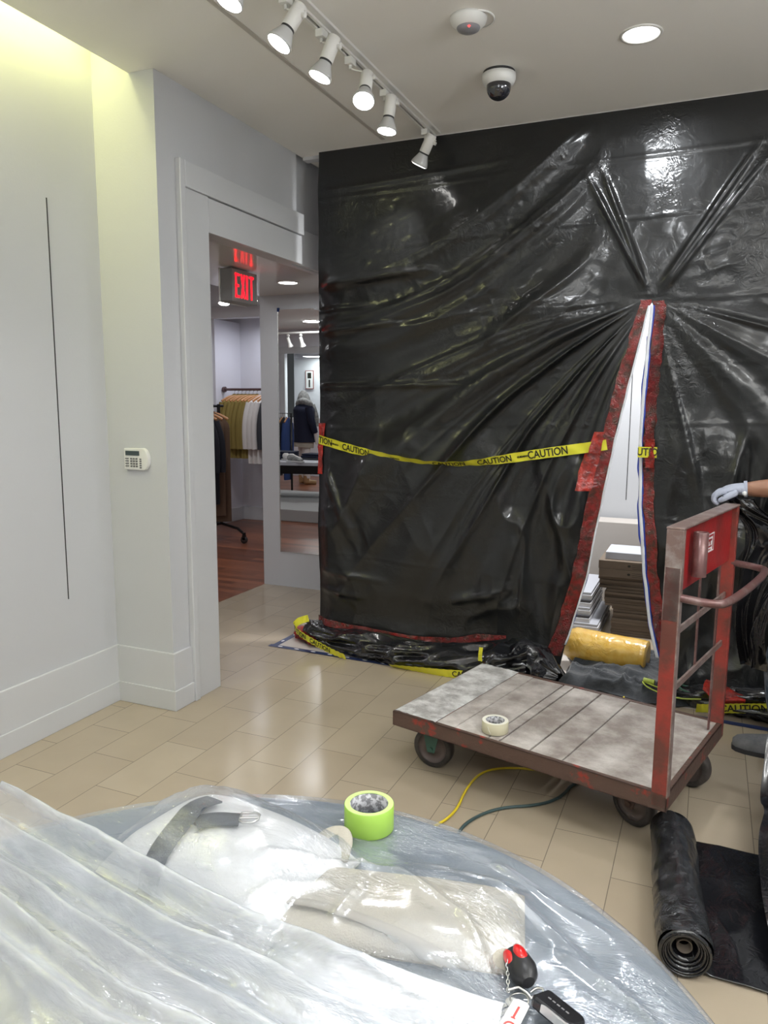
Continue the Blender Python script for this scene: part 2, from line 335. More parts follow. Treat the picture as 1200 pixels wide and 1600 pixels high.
M = dict(
    wall=mat('white_wall_paint', (0.56, 0.57, 0.585), 0.6, bump=0.05, bscale=120),
    ceil=mat('warm_white_ceiling_paint', (0.86, 0.84, 0.79), 0.7, bump=0.04, bscale=150),
    pceil=mat('passage_ceiling_paint', (0.66, 0.63, 0.58), 0.16, spec=0.7),
    trim=mat('white_gloss_trim', (0.60, 0.61, 0.62), 0.4),
    storewall=mat('cool_white_wall_paint', (0.72, 0.72, 0.76), 0.6),
    tile=tile_mat(), wood=wood_floor_mat(),
    groove=mat('dark_gap', (0.03, 0.03, 0.03), 0.8),
    black_sheet=sheet_mat('black_polythene', (0.010, 0.0108, 0.0112), 0.36, 0.22, 15, spec=0.28, coat=0.75, crough=0.13),
    black_gloss=sheet_mat('glossy_black_polythene', (0.008, 0.0085, 0.011), 0.15, 0.30, 14, spec=0.9),
    roll_black=sheet_mat('dusty_black_polythene', (0.012, 0.013, 0.016), 0.24, 0.4, 20, spec=0.8, c2=(0.045, 0.047, 0.052)),
    redtape=sheet_mat('red_sheathing_tape', (0.23, 0.016, 0.014), 0.2, 0.9, 34, spec=0.8, c2=(0.075, 0.022, 0.014)),
    redbright=sheet_mat('bright_red_tape', (0.50, 0.024, 0.012), 0.2, 0.9, 34, spec=0.8, c2=(0.20, 0.018, 0.012)),
    zipw=mat('white_zipper_tape', (0.78, 0.80, 0.84), 0.45),
    blue=mat('blue_tape', (0.018, 0.05, 0.36), 0.5),
    navytape=mat('navy_printed_tape', (0.022, 0.036, 0.11), 0.4),
    yellow=mat('yellow_barrier_tape', (0.80, 0.76, 0.05), 0.3),
    ink=mat('black_ink', (0.02, 0.02, 0.015), 0.5),
    inkw=mat('white_ink', (0.8, 0.8, 0.8), 0.5),
    wplastic=mat('white_plastic', (0.76, 0.76, 0.73), 0.4),
    wmetal=mat('white_enamel', (0.74, 0.73, 0.69), 0.38),
    lampback=mat('lamp_glass_back', (0.50, 0.50, 0.49), 0.25, spec=0.8),
    gasket=mat('dark_rubber', (0.03, 0.03, 0.03), 0.5),
    lamp=emit('lamp_face', (1.0, 0.98, 0.94), 14.0),
    diff=emit('downlight_face', (1.0, 0.98, 0.95), 9.0),
    led_red=emit('red_indicator', (1.0, 0.05, 0.05), 3.0),
    exit_red=emit('red_exit_letters', (1.0, 0.008, 0.02), 2.2),
    grey_lens=mat('grey_lens', (0.28, 0.28, 0.30), 0.3),
    dome=mat('smoked_dome', (0.012, 0.012, 0.018), 0.06, spec=0.9, coat=1.0),
    lcd=mat('grey_lcd', (0.055, 0.075, 0.08), 0.2),
    button=mat('grey_buttons', (0.16, 0.16, 0.16), 0.5),
    rust=mat('worn_red_brown_steel', (0.115, 0.070, 0.055), 0.5, 0.2, c2=(0.33, 0.045, 0.032), nscale=11, thresh=(0.58, 0.66), bump=0.25, bscale=70),
    redsteel=mat('worn_red_paint', (0.33, 0.046, 0.035), 0.42, 0.0, c2=(0.15, 0.050, 0.038), nscale=7, thresh=(0.44, 0.62), bump=0.2, bscale=60),
    plate=mat('red_plate_paint', (0.36, 0.018, 0.02), 0.38, 0.0, c2=(0.19, 0.03, 0.026), nscale=6, thresh=(0.45, 0.7), bump=0.1, bscale=60),
    capsteel=mat('scuffed_grey_steel', (0.25, 0.17, 0.15), 0.35, 0.3, c2=(0.42, 0.36, 0.34), nscale=16, thresh=(0.45, 0.7)),
    bar=mat('worn_brown_pipe', (0.17, 0.085, 0.080), 0.3, 0.3, c2=(0.28, 0.20, 0.19), nscale=14, thresh=(0.5, 0.7)),
    deck=mat('worn_grey_boards', (0.27, 0.23, 0.205), 0.65, 0, c2=(0.64, 0.60, 0.56), nscale=5.5, ndetail=9, thresh=(0.38, 0.70), bump=0.4, bscale=50, stretch=(1, 1, 1)),
    slate=mat('rough_whitened_board', (0.34, 0.325, 0.31), 0.7, 0, c2=(0.66, 0.655, 0.64), nscale=12, ndetail=10, thresh=(0.40, 0.62), bump=0.9, bscale=32),
    rubber=mat('black_rubber_wheel', (0.025, 0.022, 0.022), 0.5, c2=(0.07, 0.06, 0.055), nscale=14),
    hub=mat('brown_wheel_hub', (0.14, 0.11, 0.10), 0.45, 0.3),
    green_steel=mat('green_axle', (0.05, 0.13, 0.10), 0.5),
    steel=mat('bright_steel', (0.62, 0.62, 0.60), 0.25, 1.0),
    dsteel=mat('dark_steel', (0.10, 0.095, 0.10), 0.35, 0.8),
    masking=mat('cream_masking_tape', (0.70, 0.66, 0.47), 0.55),
    maskedge=mat('cream_tape_edge', (0.82, 0.80, 0.70), 0.7),
    greentape=mat('lime_masking_tape', (0.36, 0.60, 0.085), 0.5),
    greenedge=mat('lime_tape_edge', (0.55, 0.76, 0.26), 0.6),
    core=mat('printed_grey_core', (0.20, 0.20, 0.21), 0.35, c2=(0.55, 0.55, 0.57), nscale=90, thresh=(0.48, 0.55)),
    core_card=mat('brown_card_core', (0.16, 0.13, 0.10), 0.7),
    yroll=sheet_mat('yellow_wrapped_foam', (0.56, 0.33, 0.05), 0.22, 0.4, 11, spec=0.7, c2=(0.62, 0.40, 0.09)),
    carton=mat('brown_cardboard', (0.15, 0.112, 0.08), 0.75, c2=(0.19, 0.145, 0.105), nscale=4),
    carton_side=mat('stacked_cardboard_edges', (0.11, 0.082, 0.058), 0.8, c2=(0.18, 0.135, 0.098), nscale=7, stretch=(0.4, 0.4, 10)),
    slatw=mat('white_laminate', (0.74, 0.74, 0.76), 0.4), slatd=mat('dark_foam', (0.08, 0.08, 0.09), 0.7),
    greyboard=mat('pale_grey_board', (0.50, 0.51, 0.55), 0.5),
    beigeboard=mat('beige_board', (0.50, 0.46, 0.42), 0.6),
    cloth_dark=mat('dark_drop_cloth', (0.012, 0.015, 0.019), 0.75, bump=0.3, bscale=60, sheen=0.3),
    cable_y=mat('yellow_cable', (0.72, 0.55, 0.03), 0.4), cable_g=mat('grey_green_cable', (0.05, 0.085, 0.085), 0.45),
    cable_dg=mat('dark_green_cable', (0.03, 0.09, 0.06), 0.45), cable_yg=mat('yellow_green_cable', (0.35, 0.42, 0.06), 0.45),
    greycloth=sheet_mat('grey_blue_table_cover', (0.17, 0.205, 0.25), 0.35, 0.35, 16, spec=0.5),
    film=film_mat('clear_polythene', (0.80, 0.84, 0.90), (0.14, 0.38), 0.13, 0.8, 26),
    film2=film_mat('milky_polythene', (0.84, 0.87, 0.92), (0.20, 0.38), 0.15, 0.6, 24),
    whitefab=mat('white_fabric', (0.68, 0.69, 0.70), 0.8, bump=0.2, bscale=300),
    beigefab=mat('beige_canvas', (0.46, 0.43, 0.36), 0.85, bump=0.3, bscale=350),
    shadeband=mat('painted_shade_canvas', (0.36, 0.335, 0.285), 0.85),  # tone of the shadow streak put on the tote
    greyfab=mat('light_grey_fabric', (0.33, 0.33, 0.33), 0.85, bump=0.2, bscale=300),
    strap=mat('charcoal_webbing', (0.045, 0.055, 0.07), 0.7, bump=0.4, bscale=400),
    fobblack=mat('black_soft_plastic', (0.015, 0.015, 0.017), 0.4), fobred=mat('red_translucent_plastic', (0.60, 0.012, 0.012), 0.25, coat=0.5),
    carblack=mat('black_gloss_plastic', (0.012, 0.012, 0.014), 0.2), silver=mat('silver_paint', (0.62, 0.62, 0.62), 0.3, 0.7),
    tagw=mat('white_card', (0.82, 0.80, 0.80), 0.5), tagr=mat('red_print', (0.65, 0.08, 0.07), 0.5),
    skin=mat('brown_skin', (0.30, 0.15, 0.09), 0.5, bump=0.1, bscale=200), glove=mat('pale_grey_knit_glove', (0.42, 0.45, 0.55), 0.8, bump=0.5, bscale=400),
    gloveblack=mat('navy_rubber_palm', (0.012, 0.014, 0.03), 0.4), hair=mat('black_hair', (0.02, 0.017, 0.015), 0.6),
    denim=mat('dusty_blue_denim', (0.045, 0.075, 0.125), 0.85, c2=(0.26, 0.28, 0.31), nscale=14, thresh=(0.45, 0.68), bump=0.3, bscale=200),
    tshirt=mat('dark_grey_cotton', (0.05, 0.05, 0.055), 0.85), shoe=mat('grey_suede_shoe', (0.13, 0.135, 0.145), 0.8, c2=(0.20, 0.20, 0.21), nscale=20), sole=mat('dark_sole', (0.04, 0.04, 0.045), 0.6),
    black_fab=mat('black_cloth', (0.010, 0.011, 0.017), 0.85), brown_fab=mat('brown_cloth', (0.115, 0.068, 0.040), 0.85), olive_fab=mat('olive_cloth', (0.27, 0.205, 0.052), 0.8),
    white_cloth=mat('white_cloth', (0.78, 0.76, 0.73), 0.8), navy=mat('navy_cloth', (0.008, 0.012, 0.035), 0.85), blue_cloth=mat('blue_cloth', (0.02, 0.05, 0.17), 0.85),
    char_fab=mat('charcoal_cloth', (0.045, 0.05, 0.06), 0.85), hanger=mat('orange_wood', (0.52, 0.25, 0.10), 0.4), tan=mat('tan_leather', (0.42, 0.26, 0.12), 0.6),
    scarf=mat('grey_scarf', (0.20, 0.21, 0.21), 0.9, c2=(0.45, 0.46, 0.44), nscale=20), rug=mat('pale_grey_rug', (0.42, 0.42, 0.41), 0.9),
    rackm=mat('black_rack_steel', (0.015, 0.014, 0.014), 0.35, 0.5), railm=mat('brown_rail', (0.15, 0.10, 0.10), 0.3, 0.6),
    grey_sign=mat('grey_sign_housing', (0.25, 0.25, 0.24), 0.45),
)
mm, nt_, b_ = newmat('mirror_glass'); b_.inputs['Metallic'].default_value = 1; b_.inputs['Roughness'].default_value = 0.0; b_.inputs['Base Color'].default_value = (0.86, 0.88, 0.87, 1)
M['mirror'] = mm

# ------------------------------------------------------------------ the setting
def st(name, mb, m, bevel=0): return tag(mb.build(name, m, bevel=bevel), kind='structure')
C = 3.035
st('floor', MB().box((-3.44, -2.6, -0.1), (2.3, 6.3, 0.0)), M['tile'])
st('floor.001', MB().box((-9, -4.4, -0.1), (-3.44, 8.6, 0.0)), M['wood'])
st('ceiling', MB().box((-2.55, -2.6, C), (2.3, 2.944, C + 0.1)).box((-2.41, 2.944, C), (2.3, 6.3, C + 0.1)), M['ceil'])
st('wall_left', MB().box((-2.90, -2.6, 0), (-2.77, 2.944, 3.5)), M['wall'])
st('wall_column', MB().box((-2.90, 2.944, 0), (-2.409, 3.306, 3.5)), M['wall'])
st('wall_doorway', MB().box((-2.50, 3.306, 2.394), (-2.409, 4.23, C + 0.1)).box((-2.50, 4.23, 2.394), (-2.46, 5.43, C + 0.1)), M['wall'])
st('ceiling_cove', MB().box((-2.9, -2.6, 3.42), (-2.45, 2.944, 3.5)).box((-2.5, -2.6, 3.135), (-2.45, 2.944, 3.42)), M['ceil'])
st('wall_right', MB().box((2.2, -2.6, 0), (2.3, 6.3, C)), M['wall'])
st('wall_rear', MB().box((-2.9, -2.7, 0), (2.3, -2.6, 3.5)), M['wall'])
st('wall_back', MB().box((-2.0, 6.2, 0), (2.3, 6.3, C)), M['wall'])
st('wall_partition', MB().box((-2.05, 4.45, 0), (-2.0, 6.3, C)), M['wall'])
st('wall_opening_head', MB().box((-2.40, 4.30, C - 0.02), (2.3, 4.36, C + 0.02)), M['wall'])
st('ceiling_passage', MB().box((-3.44, 3.306, 2.40), (-2.50, 5.9, 3.14)), M['pceil'])
# mirror pillar
st('wall_pillar', MB().box((-3.447, 5.431, 0), (-2.05, 5.8, 2.40)), M['wall'])
# skirtings: tall upper board and lower board
st('baseboard_left', MB().box((-2.77, -2.6, 0), (-2.756, 2.944, 0.297)).box((-2.756, -2.6, 0), (-2.748, 2.944, 0.105)), M['trim'], 0.003)
st('baseboard_column', MB().prism([(-2.77, 2.930), (-2.395, 2.930), (-2.395, 3.0755), (-2.410, 3.0755), (-2.410, 2.945), (-2.77, 2.945)], 0, 0.297)
   .prism([(-2.77, 2.922), (-2.387, 2.922), (-2.387, 3.0755), (-2.396, 3.0755), (-2.396, 2.931), (-2.77, 2.931)], 0, 0.105), M['trim'], 0.003)
# doorway casing: outer band, inner board
st('trim_1', MB().box((-2.409, 3.075, 0), (-2.378, 3.115, 2.69)).box((-2.409, 3.115, 2.567), (-2.378, 4.27, 2.69)), M['trim'], 0.004)
st('trim_2', MB().box((-2.409, 3.115, 0), (-2.39, 3.306, 2.567)).box((-2.409, 3.306, 2.394), (-2.39, 4.262, 2.562)), M['trim'], 0.002)
st('trim_3', MB().box((-2.46, 4.23, 2.40), (-2.43, 5.43, 2.62)), M['trim'], 0.002)
# hairline panel joint in the left wall and in the work area
st('trim_4', MB().box((-2.7705, 2.634, 0.611), (-2.7685, 2.6395, 2.44)), M['groove'])
st('trim_5', MB().box((-0.583, 6.198, 0.80), (-0.577, 6.2005, 2.0)), M['groove'])
# neighbouring shop shell
sw = M['storewall']
st('wall_shop_end', MB().box((-9, 8.45, 0), (-3.2, 8.6, 3.1)), sw)
st('wall_shop_side', MB().box((-9.1, -4.4, 0), (-9, 8.6, 3.1)), sw)
st('wall_shop_niche', MB().box((-5.80, 7.9, 0), (-5.67, 8.45, 2.55)), sw)
st('wall_shop_header', MB().box((-9, 7.9, 2.67), (-3.2, 8.45, 3.1)), M['wall'])
st('trim_6', MB().box((-9, 7.86, 2.55), (-3.2, 8.0, 2.68)).box((-5.81, 7.87, 0), (-5.70, 7.9, 2.55)), M['trim'], 0.004)
st('baseboard_shop', MB().box((-5.67, 8.43, 0), (-3.5, 8.45, 0.17)).box((-5.67, 7.9, 0), (-5.655, 8.43, 0.17)), M['trim'], 0.003)
st('ceiling_shop', MB().box((-9, -4.4, 3.05), (-3.44, 8.6, 3.15)).box((-3.44, -4.4, 3.05), (-2.9, 3.306, 3.15)).box((-3.44, 5.8, 3.05), (-3.2, 8.6, 3.15)), M['ceil'])
st('wall_shop_return', MB().box((-3.2, 5.8, 0), (-3.1, 8.6, 3.1)), sw)
st('wall_shop_far', MB().box((-9, -3.3, 0), (-8.32, -3.2, 3.1)).box((-8.32, -3.3, 2.6), (-2.9, -3.2, 3.1)).box((-8.32, -3.3, 0), (-2.9, -3.2, 1.22))
   .box((-8.5, -4.0, 1.15), (-2.9, -3.9, 2.7)).box((-3.0, -3.3, 1.2), (-2.9, -3.2, 2.6)), sw)
st('trim_7', MB().box((-8.5, -3.2, 2.55), (-2.9, -3.16, 2.68)).box((-8.42, -3.2, 0), (-8.30, -3.16, 2.55)), M['trim'], 0.004)

# ------------------------------------------------------------------ black polythene barrier with a zip opening
YB = 4.25
AX, AZ = -0.32, 2.10
Zk = [0.0, 0.171, 0.252, 0.37, 0.596, 0.961, 1.311, 1.668, 2.054, 2.07, 3.04]
XL = [-0.72, -0.69, -0.663, -0.635, -0.578, -0.526, -0.474, -0.407, -0.331, -0.320, -0.320]
Zr = [0.0, 0.171, 0.37, 0.64, 1.023, 1.362, 1.648, 2.053, 2.07, 3.04]
XR = [-0.15, -0.174, -0.228, -0.272, -0.312, -0.329, -0.325, -0.311, -0.320, -0.320]
def xl(z): return np.interp(z, Zk, XL)
def xr(z): return np.interp(z, Zr, XR)
def sheet_y(x, z, edge=True):
    """distance of the sheet in front of the plane y=YB"""
    x = np.asarray(x, dtype=float); z = np.asarray(z, dtype=float)
    dx = x - AX; dz = z - AZ; r = np.hypot(dx, dz) + 1e-6; th = np.arctan2(-dx, -dz)     # 0 straight down, + to the left
    left = x < AX
    d = np.zeros_like(x + z)
    # folds fanning out from the top of the zip, bending level as they reach the left edge
    thb = th + 0.10 * np.clip(r - 0.5, 0, 3)
    amp = sstep(0.02, 0.5, r) * (1 - 0.75 * sstep(1.1, 2.2, r))
    fan = ridge1(thb * 8.5 + 0.3 * vn2(x * 2, z * 2, 3), 11, 2.2) * 0.050 + ridge1(thb * 19, 5, 2.0) * 0.014
    wL = np.where(left, sstep(1.62, 1.30, th) , 0)
    d += fan * amp * wL
    # swags from the left edge sweeping up to the ceiling
    s = z - 0.29 * (x + 2.27) ** 2
    sw = ridge1(s * 5.2 + 0.25 * vn2(x * 3, z * 3, 8), 21, 2.0) * 0.052 + ridge1(s * 12, 23, 2) * 0.012
    wS = sstep(0.95, 1.3, s) * (1 - sstep(2.25, 2.6, s)) * (1 - sstep(-0.95, -0.55, x)) * sstep(-2.3, -2.1, x)
    d += sw * wS * sstep(1.15, 1.5, th)
    # two pairs of tension folds up to the ceiling
    def fold(x0, z0, x1, z1, w, a):
        L = math.hypot(x1 - x0, z1 - z0); ux, uz = (x1 - x0) / L, (z1 - z0) / L
        t = (x - x0) * ux + (z - z0) * uz; n = (x - x0) * uz - (z - z0) * ux
        return a * np.exp(-(n / w) ** 2) * sstep(0.03, 0.15, t) * (1 - sstep(L - 0.25, L, t))
    for q in [(-0.33, 2.10, -0.70, 2.78, 0.014, 0.020), (-0.33, 2.10, -0.62, 2.80, 0.012, 0.018), (-0.31, 2.10, 0.17, 2.86, 0.014, 0.022),
              (-0.30, 2.08, 0.22, 2.80, 0.012, 0.02), (-2.36, 2.24, -1.45, 2.31, 0.022, 0.030), (-2.36, 1.97, -1.60, 2.02, 0.018, 0.022), (-2.36, 1.64, -1.2, 1.66, 0.016, 0.018), (-2.36, 2.10, -1.8, 2.13, 0.012, 0.014), (-2.3, 2.80, -1.0, 2.86, 0.014, 0.008), (-2.25, 1.2, -1.95, 0.62, 0.03, 0.02),
              (-2.36, 0.50, -1.75, 0.45, 0.020, 0.016), (-2.36, 0.37, -1.85, 0.33, 0.022, 0.014), (-1.42, 0.36, -0.95, 0.50, 0.026, 0.020), (-1.30, 0.26, -1.0, 0.42, 0.022, 0.014)]:
        d += fold(*q)
    # right-hand side: fan, then crumple
    fr = ridge1(th * 9 + 3, 31, 2) * 0.026 * sstep(0.05, 0.5, r)
    wR = np.where(left, 0, sstep(-1.55, -1.2, th))
    d += fr * wR
    cr = fbm(x * 5 + 0.7 * z, z * 2.4, 41, 3)
    d += np.where(left, 0, 1) * sstep(1.55, 1.1, z) * (ridge2(x * 7 - z * 1.2, z * 1.8, 44, 1.6) * 0.055 + ridge2(x * 15, z * 5, 45, 1.6) * 0.012 + cr * 0.03)
    # gathered lower right corner of the left panel
    g = sstep(1.6, 0.7, z) * sstep(-1.35, -0.85, x) * np.where(left, 1, 0)
    d += g * (ridge1((x + 0.32 * z) * 9, 51, 1.6) * 0.045 + ridge2(x * 7, z * 4, 52, 2) * 0.03)
    # broad slack in the lower left
    b = sstep(1.5, 1.1, z) * (1 - sstep(-1.3, -0.9, x)) * np.where(left, 1, 0)
    d += b * (fbm(x * 1.6 + 0.8 * z, z * 1.1, 61, 2) * 0.06 + ridge2(x * 2.6 - z * 1.3, z * 1.0 + x, 62, 2) * 0.035 + ridge2(x * 6 + z * 3, z * 2.5, 63, 2) * 0.010)
    # packing creases left from the roll
    for zc, sl in ((2.78, .02), (2.47, .04), (2.06, 0.02), (1.72, 0.03), (1.42, 0.03), (0.98, -0.05), (0.55, -0.05)):
        n = z - zc - sl * (x + 1) - 0.012 * vn1(x * 3, int(zc * 100))
        d += (0.0028 * np.exp(-(n / 0.010) ** 2) - 0.0015 * np.exp(-((n + 0.016) / 0.012) ** 2)) * (0.3 + 0.7 * vn1(x * 2.1, int(zc * 37)))
    # fine crinkles, in patches
    pat = sstep(0.45, 0.7, fbm(x * 1.7, z * 1.7, 71, 2))
    d += pat * sstep(2.7, 2.2, z) * (ridge2(x * 11 + z * 5, z * 11 - x * 4, 72, 2) * 0.006) + ridge2(x * 4, z * 5, 73, 2) * 0.004 + ridge2(x * 9 - z * 4, z * 11 + x * 3, 74, 1.3) * 0.0022 * sstep(2.9, 2.5, z) + ridge2(x * 23 + z * 9, z * 23 - x * 9, 75, 1.3) * 0.003 * sstep(0.5, 0.15, np.hypot(x + 1.72, (z - 2.45)) ) + ridge2(x * 17 + z * 13, z * 23 - x * 9, 76, 1.3) * 0.004 * sstep(0.28, 0.08, np.hypot((x + 1.12) * 0.8, (z - 2.62)) )
    # swell out over the bunched foot
    k = sstep(0.34, 0.02, z)
    d += k * np.where(left, 0.05 + 0.02 * vn1(x * 5, 77), 0.08); d *= 1 - 0.45 * sstep(0.40, 0.20, z) * left
    # held flat at the ceiling, at the far left edge and along the zip
    d *= sstep(3.035, 2.93, z) * 0.9 + 0.1
    d *= 0.25 + 0.75 * sstep(-2.27, -2.17, x)
    if edge:
        e = np.where(left, xl(z) - x, x - xr(z))
        d = d * np.where(z < AZ, 0.35 + 0.65 * sstep(0.0, 0.16, e), 1)
    return d
def sheet_panel(x0f, x1f, nu, nv, z0=0.015, z1=3.033):
    u = np.linspace(0, 1, nu)[None, :]; z = np.linspace(z0, z1, nv)[:, None] + 0 * u
    a = x0f(z); b = x1f(z); x = a + (b - a) * u
    d = sheet_y(x, z)
    x = np.where((u == 0) & (a < -2), x + 0.012 * (vn1(z * 5, 7) - 0.5), x)
    return np.stack([x, YB - d, z], axis=2)
barrier = thing('polythene_barrier', 'black polythene sheet hung from the ceiling as a wall, slit by a red-taped zip opening', 'plastic sheet', (-0.9, YB, 0))
def on(o, root): # parent keeping world coordinates
    o.parent = root; o.matrix_parent_inverse = root.matrix_basis.inverted() if False else Matrix.Translation(root.location).inverted(); return o
mb = MB()
mb.arr(sheet_panel(lambda z: -2.267 + 0 * z, xl, 240, 330))
mb.arr(sheet_panel(xr, lambda z: 1.9 + 0 * z, 190, 330))
on(mb.build('sheet', M['black_sheet'], merge=True), barrier)
# bunched foot of the sheet lying on the floor
def bundle(path, rad, nu, nv, seed, sc_=1.0, zmin=0.004, rmod=0.30, freq=5):
    P = chaikin(path, 3); L = [0]
    for a, b in zip(P, P[1:]): L.append(L[-1] + (b - a).length)
    A = np.zeros((nv, nu, 3))
    for j in range(nv):
        t = j / (nv - 1) * L[-1]; i = max(k for k in range(len(L)) if L[k] <= t + 1e-9); i = min(i, len(P) - 2)
        f = (t - L[i]) / (L[i + 1] - L[i]); p = P[i].lerp(P[i + 1], f); d = (P[i + 1] - P[i]).normalized(); n = Vector((-d.y, d.x, 0)).normalized()
        R = np.interp(j / (nv - 1), np.linspace(0, 1, len(rad)), rad)
        for k in range(nu):
            q = 2 * PI * k / (nu - 1)
            w = float(1 - rmod + 2 * rmod * ridge2(q * 2.0 + 0.6 * t * freq, t * freq, seed, 1.2) - rmod * 0.4 + 0.25 * rmod * (vn2(math.cos(q) * 3 + 5, t * 14, seed + 3)))
            v = p + n * (math.cos(q) * R * w * 1.25) + Vector((0, 0, 1)) * (math.sin(q) * R * w * 0.9)
            A[j, k] = (v.x, v.y, max(v.z, zmin))
    return A
ft = MB()
ft.arr(bundle([(-2.32, 4.24, 0.075), (-2.1, 4.16, 0.065), (-1.7, 4.085, 0.050), (-1.35, 4.065, 0.055), (-1.05, 4.09, 0.085), (-0.86, 4.10, 0.12)], [0.07, 0.085, 0.085, 0.085, 0.095, 0.10], 70, 170, 91))
ft.arr(bundle([(-1.05, 4.12, 0.09), (-0.9, 4.13, 0.12), (-0.78, 4.12, 0.08), (-0.68, 4.08, 0.05)], [0.07, 0.10, 0.09, 0.03], 50, 60, 93, rmod=0.5))
ft.arr(bundle([(-0.1, 4.10, 0.05), (0.2, 4.02, 0.08), (0.7, 4.05, 0.09), (1.4, 4.05, 0.08)], [0.04, 0.08, 0.09, 0.08], 50, 110, 95, rmod=0.45))
on(ft.build('gathered_foot', M['black_gloss']), barrier)
def surf_strip(fL, fR, z0, z1, nv, nu=5, off=0.006, seed=0, wob=0.006, ybase=None):
    z = np.linspace(z0, z1, nv)[:, None]; u = np.linspace(0, 1, nu)[None, :]
    a = fL(z) + wob * (vn1(z * 22, seed) - .5) * 2; b = fR(z) + wob * (vn1(z * 26, seed + 1) - .5) * 2
    x = a + (b - a) * u; zz = z + 0 * u
    return np.stack([x, YB - sheet_y(x, zz) - off - 0.003 * vn2(x * 60, zz * 60, seed), zz], axis=2)
def wL(z): return np.interp(z, [0.15, 1.2, 1.5, 2.07], [0.085, 0.075, 0.075, 0.052])
on(MB().arr(surf_strip(lambda z: xl(z) - wL(z), lambda z: xl(z) - 0.006, 0.12, 2.085, 150, seed=201)).build('red_tape_band', M['redtape']), barrier)
on(MB().arr(surf_strip(lambda z: xr(z) + 0.006, lambda z: xr(z) + 0.062 + 0.02 * sstep(0.6, 0.2, z), 0.17, 2.078, 150, seed=203)).build('red_tape_band', M['redtape']), barrier)
on(MB().arr(surf_strip(lambda z: xl(z) - 0.125 - 0.10 * (1.42 - z) * 0.8, lambda z: xl(z) - 0.06 - 0.0 * z, 1.08, 1.40, 40, off=0.010, seed=205, wob=0.012)).build('red_tape_patch', M['redbright']), barrier)
on(MB().arr(surf_strip(lambda z: -2.272 + 0 * z, lambda z: -2.235 + 0.02 * sstep(1.2, 1.45, z), 1.10, 1.42, 40, off=0.006, seed=207)).build('red_tape_patch', M['redbright']), barrier)
# zip tape edges
def edge_strip(f, w0, w1, y, mat_, nm, z0=0.19, z1=2.055, seed=0, wob=0.002):
    z = np.linspace(z0, z1, 120)[:, None]; u = np.array([[0.0, 1.0]])
    c = f(z) + wob * (vn1(z * 14, seed) - .5) * 2
    x = c + (w0 + (w1 - w0) * u); yy = YB - sheet_y(f(z), z) - y + 0 * u
    return on(MB().arr(np.stack([x, yy, z + 0 * u], axis=2)).build(nm, mat_, solid=0.002), barrier)
edge_strip(xl, -0.006, 0.004, 0.010, M['zipw'], 'zip_edge', seed=301)
edge_strip(xr, -0.016, 0.000, 0.012, M['zipw'], 'zip_edge', seed=303)
edge_strip(xr, -0.002, 0.006, 0.009, M['blue'], 'blue_tape_edge', seed=305, wob=0.004)
edge_strip(xr, -0.022, -0.013, 0.006, M['blue'], 'blue_tape_edge', seed=307, wob=0.006, z1=1.9)
edge_strip(xl, -0.004, 0.004, 0.004, M['blue'], 'blue_tape_edge', seed=309, wob=0.003, z1=0.75)
# red hem along the lower left
hx = [-2.267, -2.247, -1.998, -1.62, -1.35, -1.195, -1.0]
hz = [0.175, 0.168, 0.148, 0.128, 0.145, 0.195, 0.205]
X = np.linspace(-2.267, -1.02, 160)[None, :]; U = np.linspace(0, 1, 5)[:, None]
ztop = np.interp(X, hx, hz) + 0.006 + 0.006 * vn1(X * 12, 401); wd = np.interp(X, [-2.267, -1.6, -1.2, -1.02], [0.042, 0.052, 0.05, 0.02])
Zh = ztop - wd * U; Xh = X + 0 * U
on(MB().arr(np.stack([Xh, YB - sheet_y(Xh, Zh) - 0.02 - 0.008 * vn2(Xh * 25, Zh * 40, 403), Zh], axis=2)).build('red_tape_hem', M['redtape']), barrier)

# caution tapes
def ribbon(pts, width, tilts, n=120, updir=(0, 0, 1)):
    """returns P(u), across vector A(u) for a tape following pts; tilt turns the face about its length"""
    P = chaikin(pts, 3); L = [0]
    for a, b in zip(P, P[1:]): L.append(L[-1] + (b - a).length)
    def at_(s):
        s = min(max(s, 0), L[-1] - 1e-6); i = max(k for k in range(len(L)) if L[k] <= s); i = min(i, len(P) - 2)
        f = (s - L[i]) / (L[i + 1] - L[i]); p = P[i].lerp(P[i + 1], f)
        j0 = max(i - 2, 0); j1 = min(i + 3, len(P) - 1); t = (P[j1] - P[j0]).normalized()
        a = Vector(updir); a = (a - t * a.dot(t)).normalized(); th = np.interp(s / L[-1], np.linspace(0, 1, len(tilts)), tilts)
        nrm = t.cross(a)
        aa = a * math.cos(th) + nrm * math.sin(th)
        return p, aa, t.cross(aa)
    return at_, L[-1]
def tape_thing(name, label, group, pts, width, tilts, words, m=None, updir=(0, 0, 1), side=1, solid=0.0006, wob=0.002):
    at_, L = ribbon(pts, width, tilts, updir=updir)
    mb = MB(); n = 140; V = np.zeros((n, 5, 3))
    for i in range(n):
        p, a, nn = at_(L * i / (n - 1))
        for k in range(5):
            v = p + a * (width * (k / 4 - 0.5)) + nn * (wob * math.sin(i * 0.7 + k)); V[i, k] = v
    mb.arr(V); r = mb.build(name, m or M['yellow']); tag(r, label, 'barrier tape', group)
    for (txt, s, h, bx) in words:
        tm = MB()
        v, f = text_mesh(txt, h, bold=0.0011, sx=bx)
        W = []
        for (x, y) in v:
            p, a, nn = at_(s + x * side); W.append(p + a * y * side * (1) + nn * side * (0.0016 + wob))
        tm.add(W, f); tm.build('printed_word', M['ink'], r)
    return r
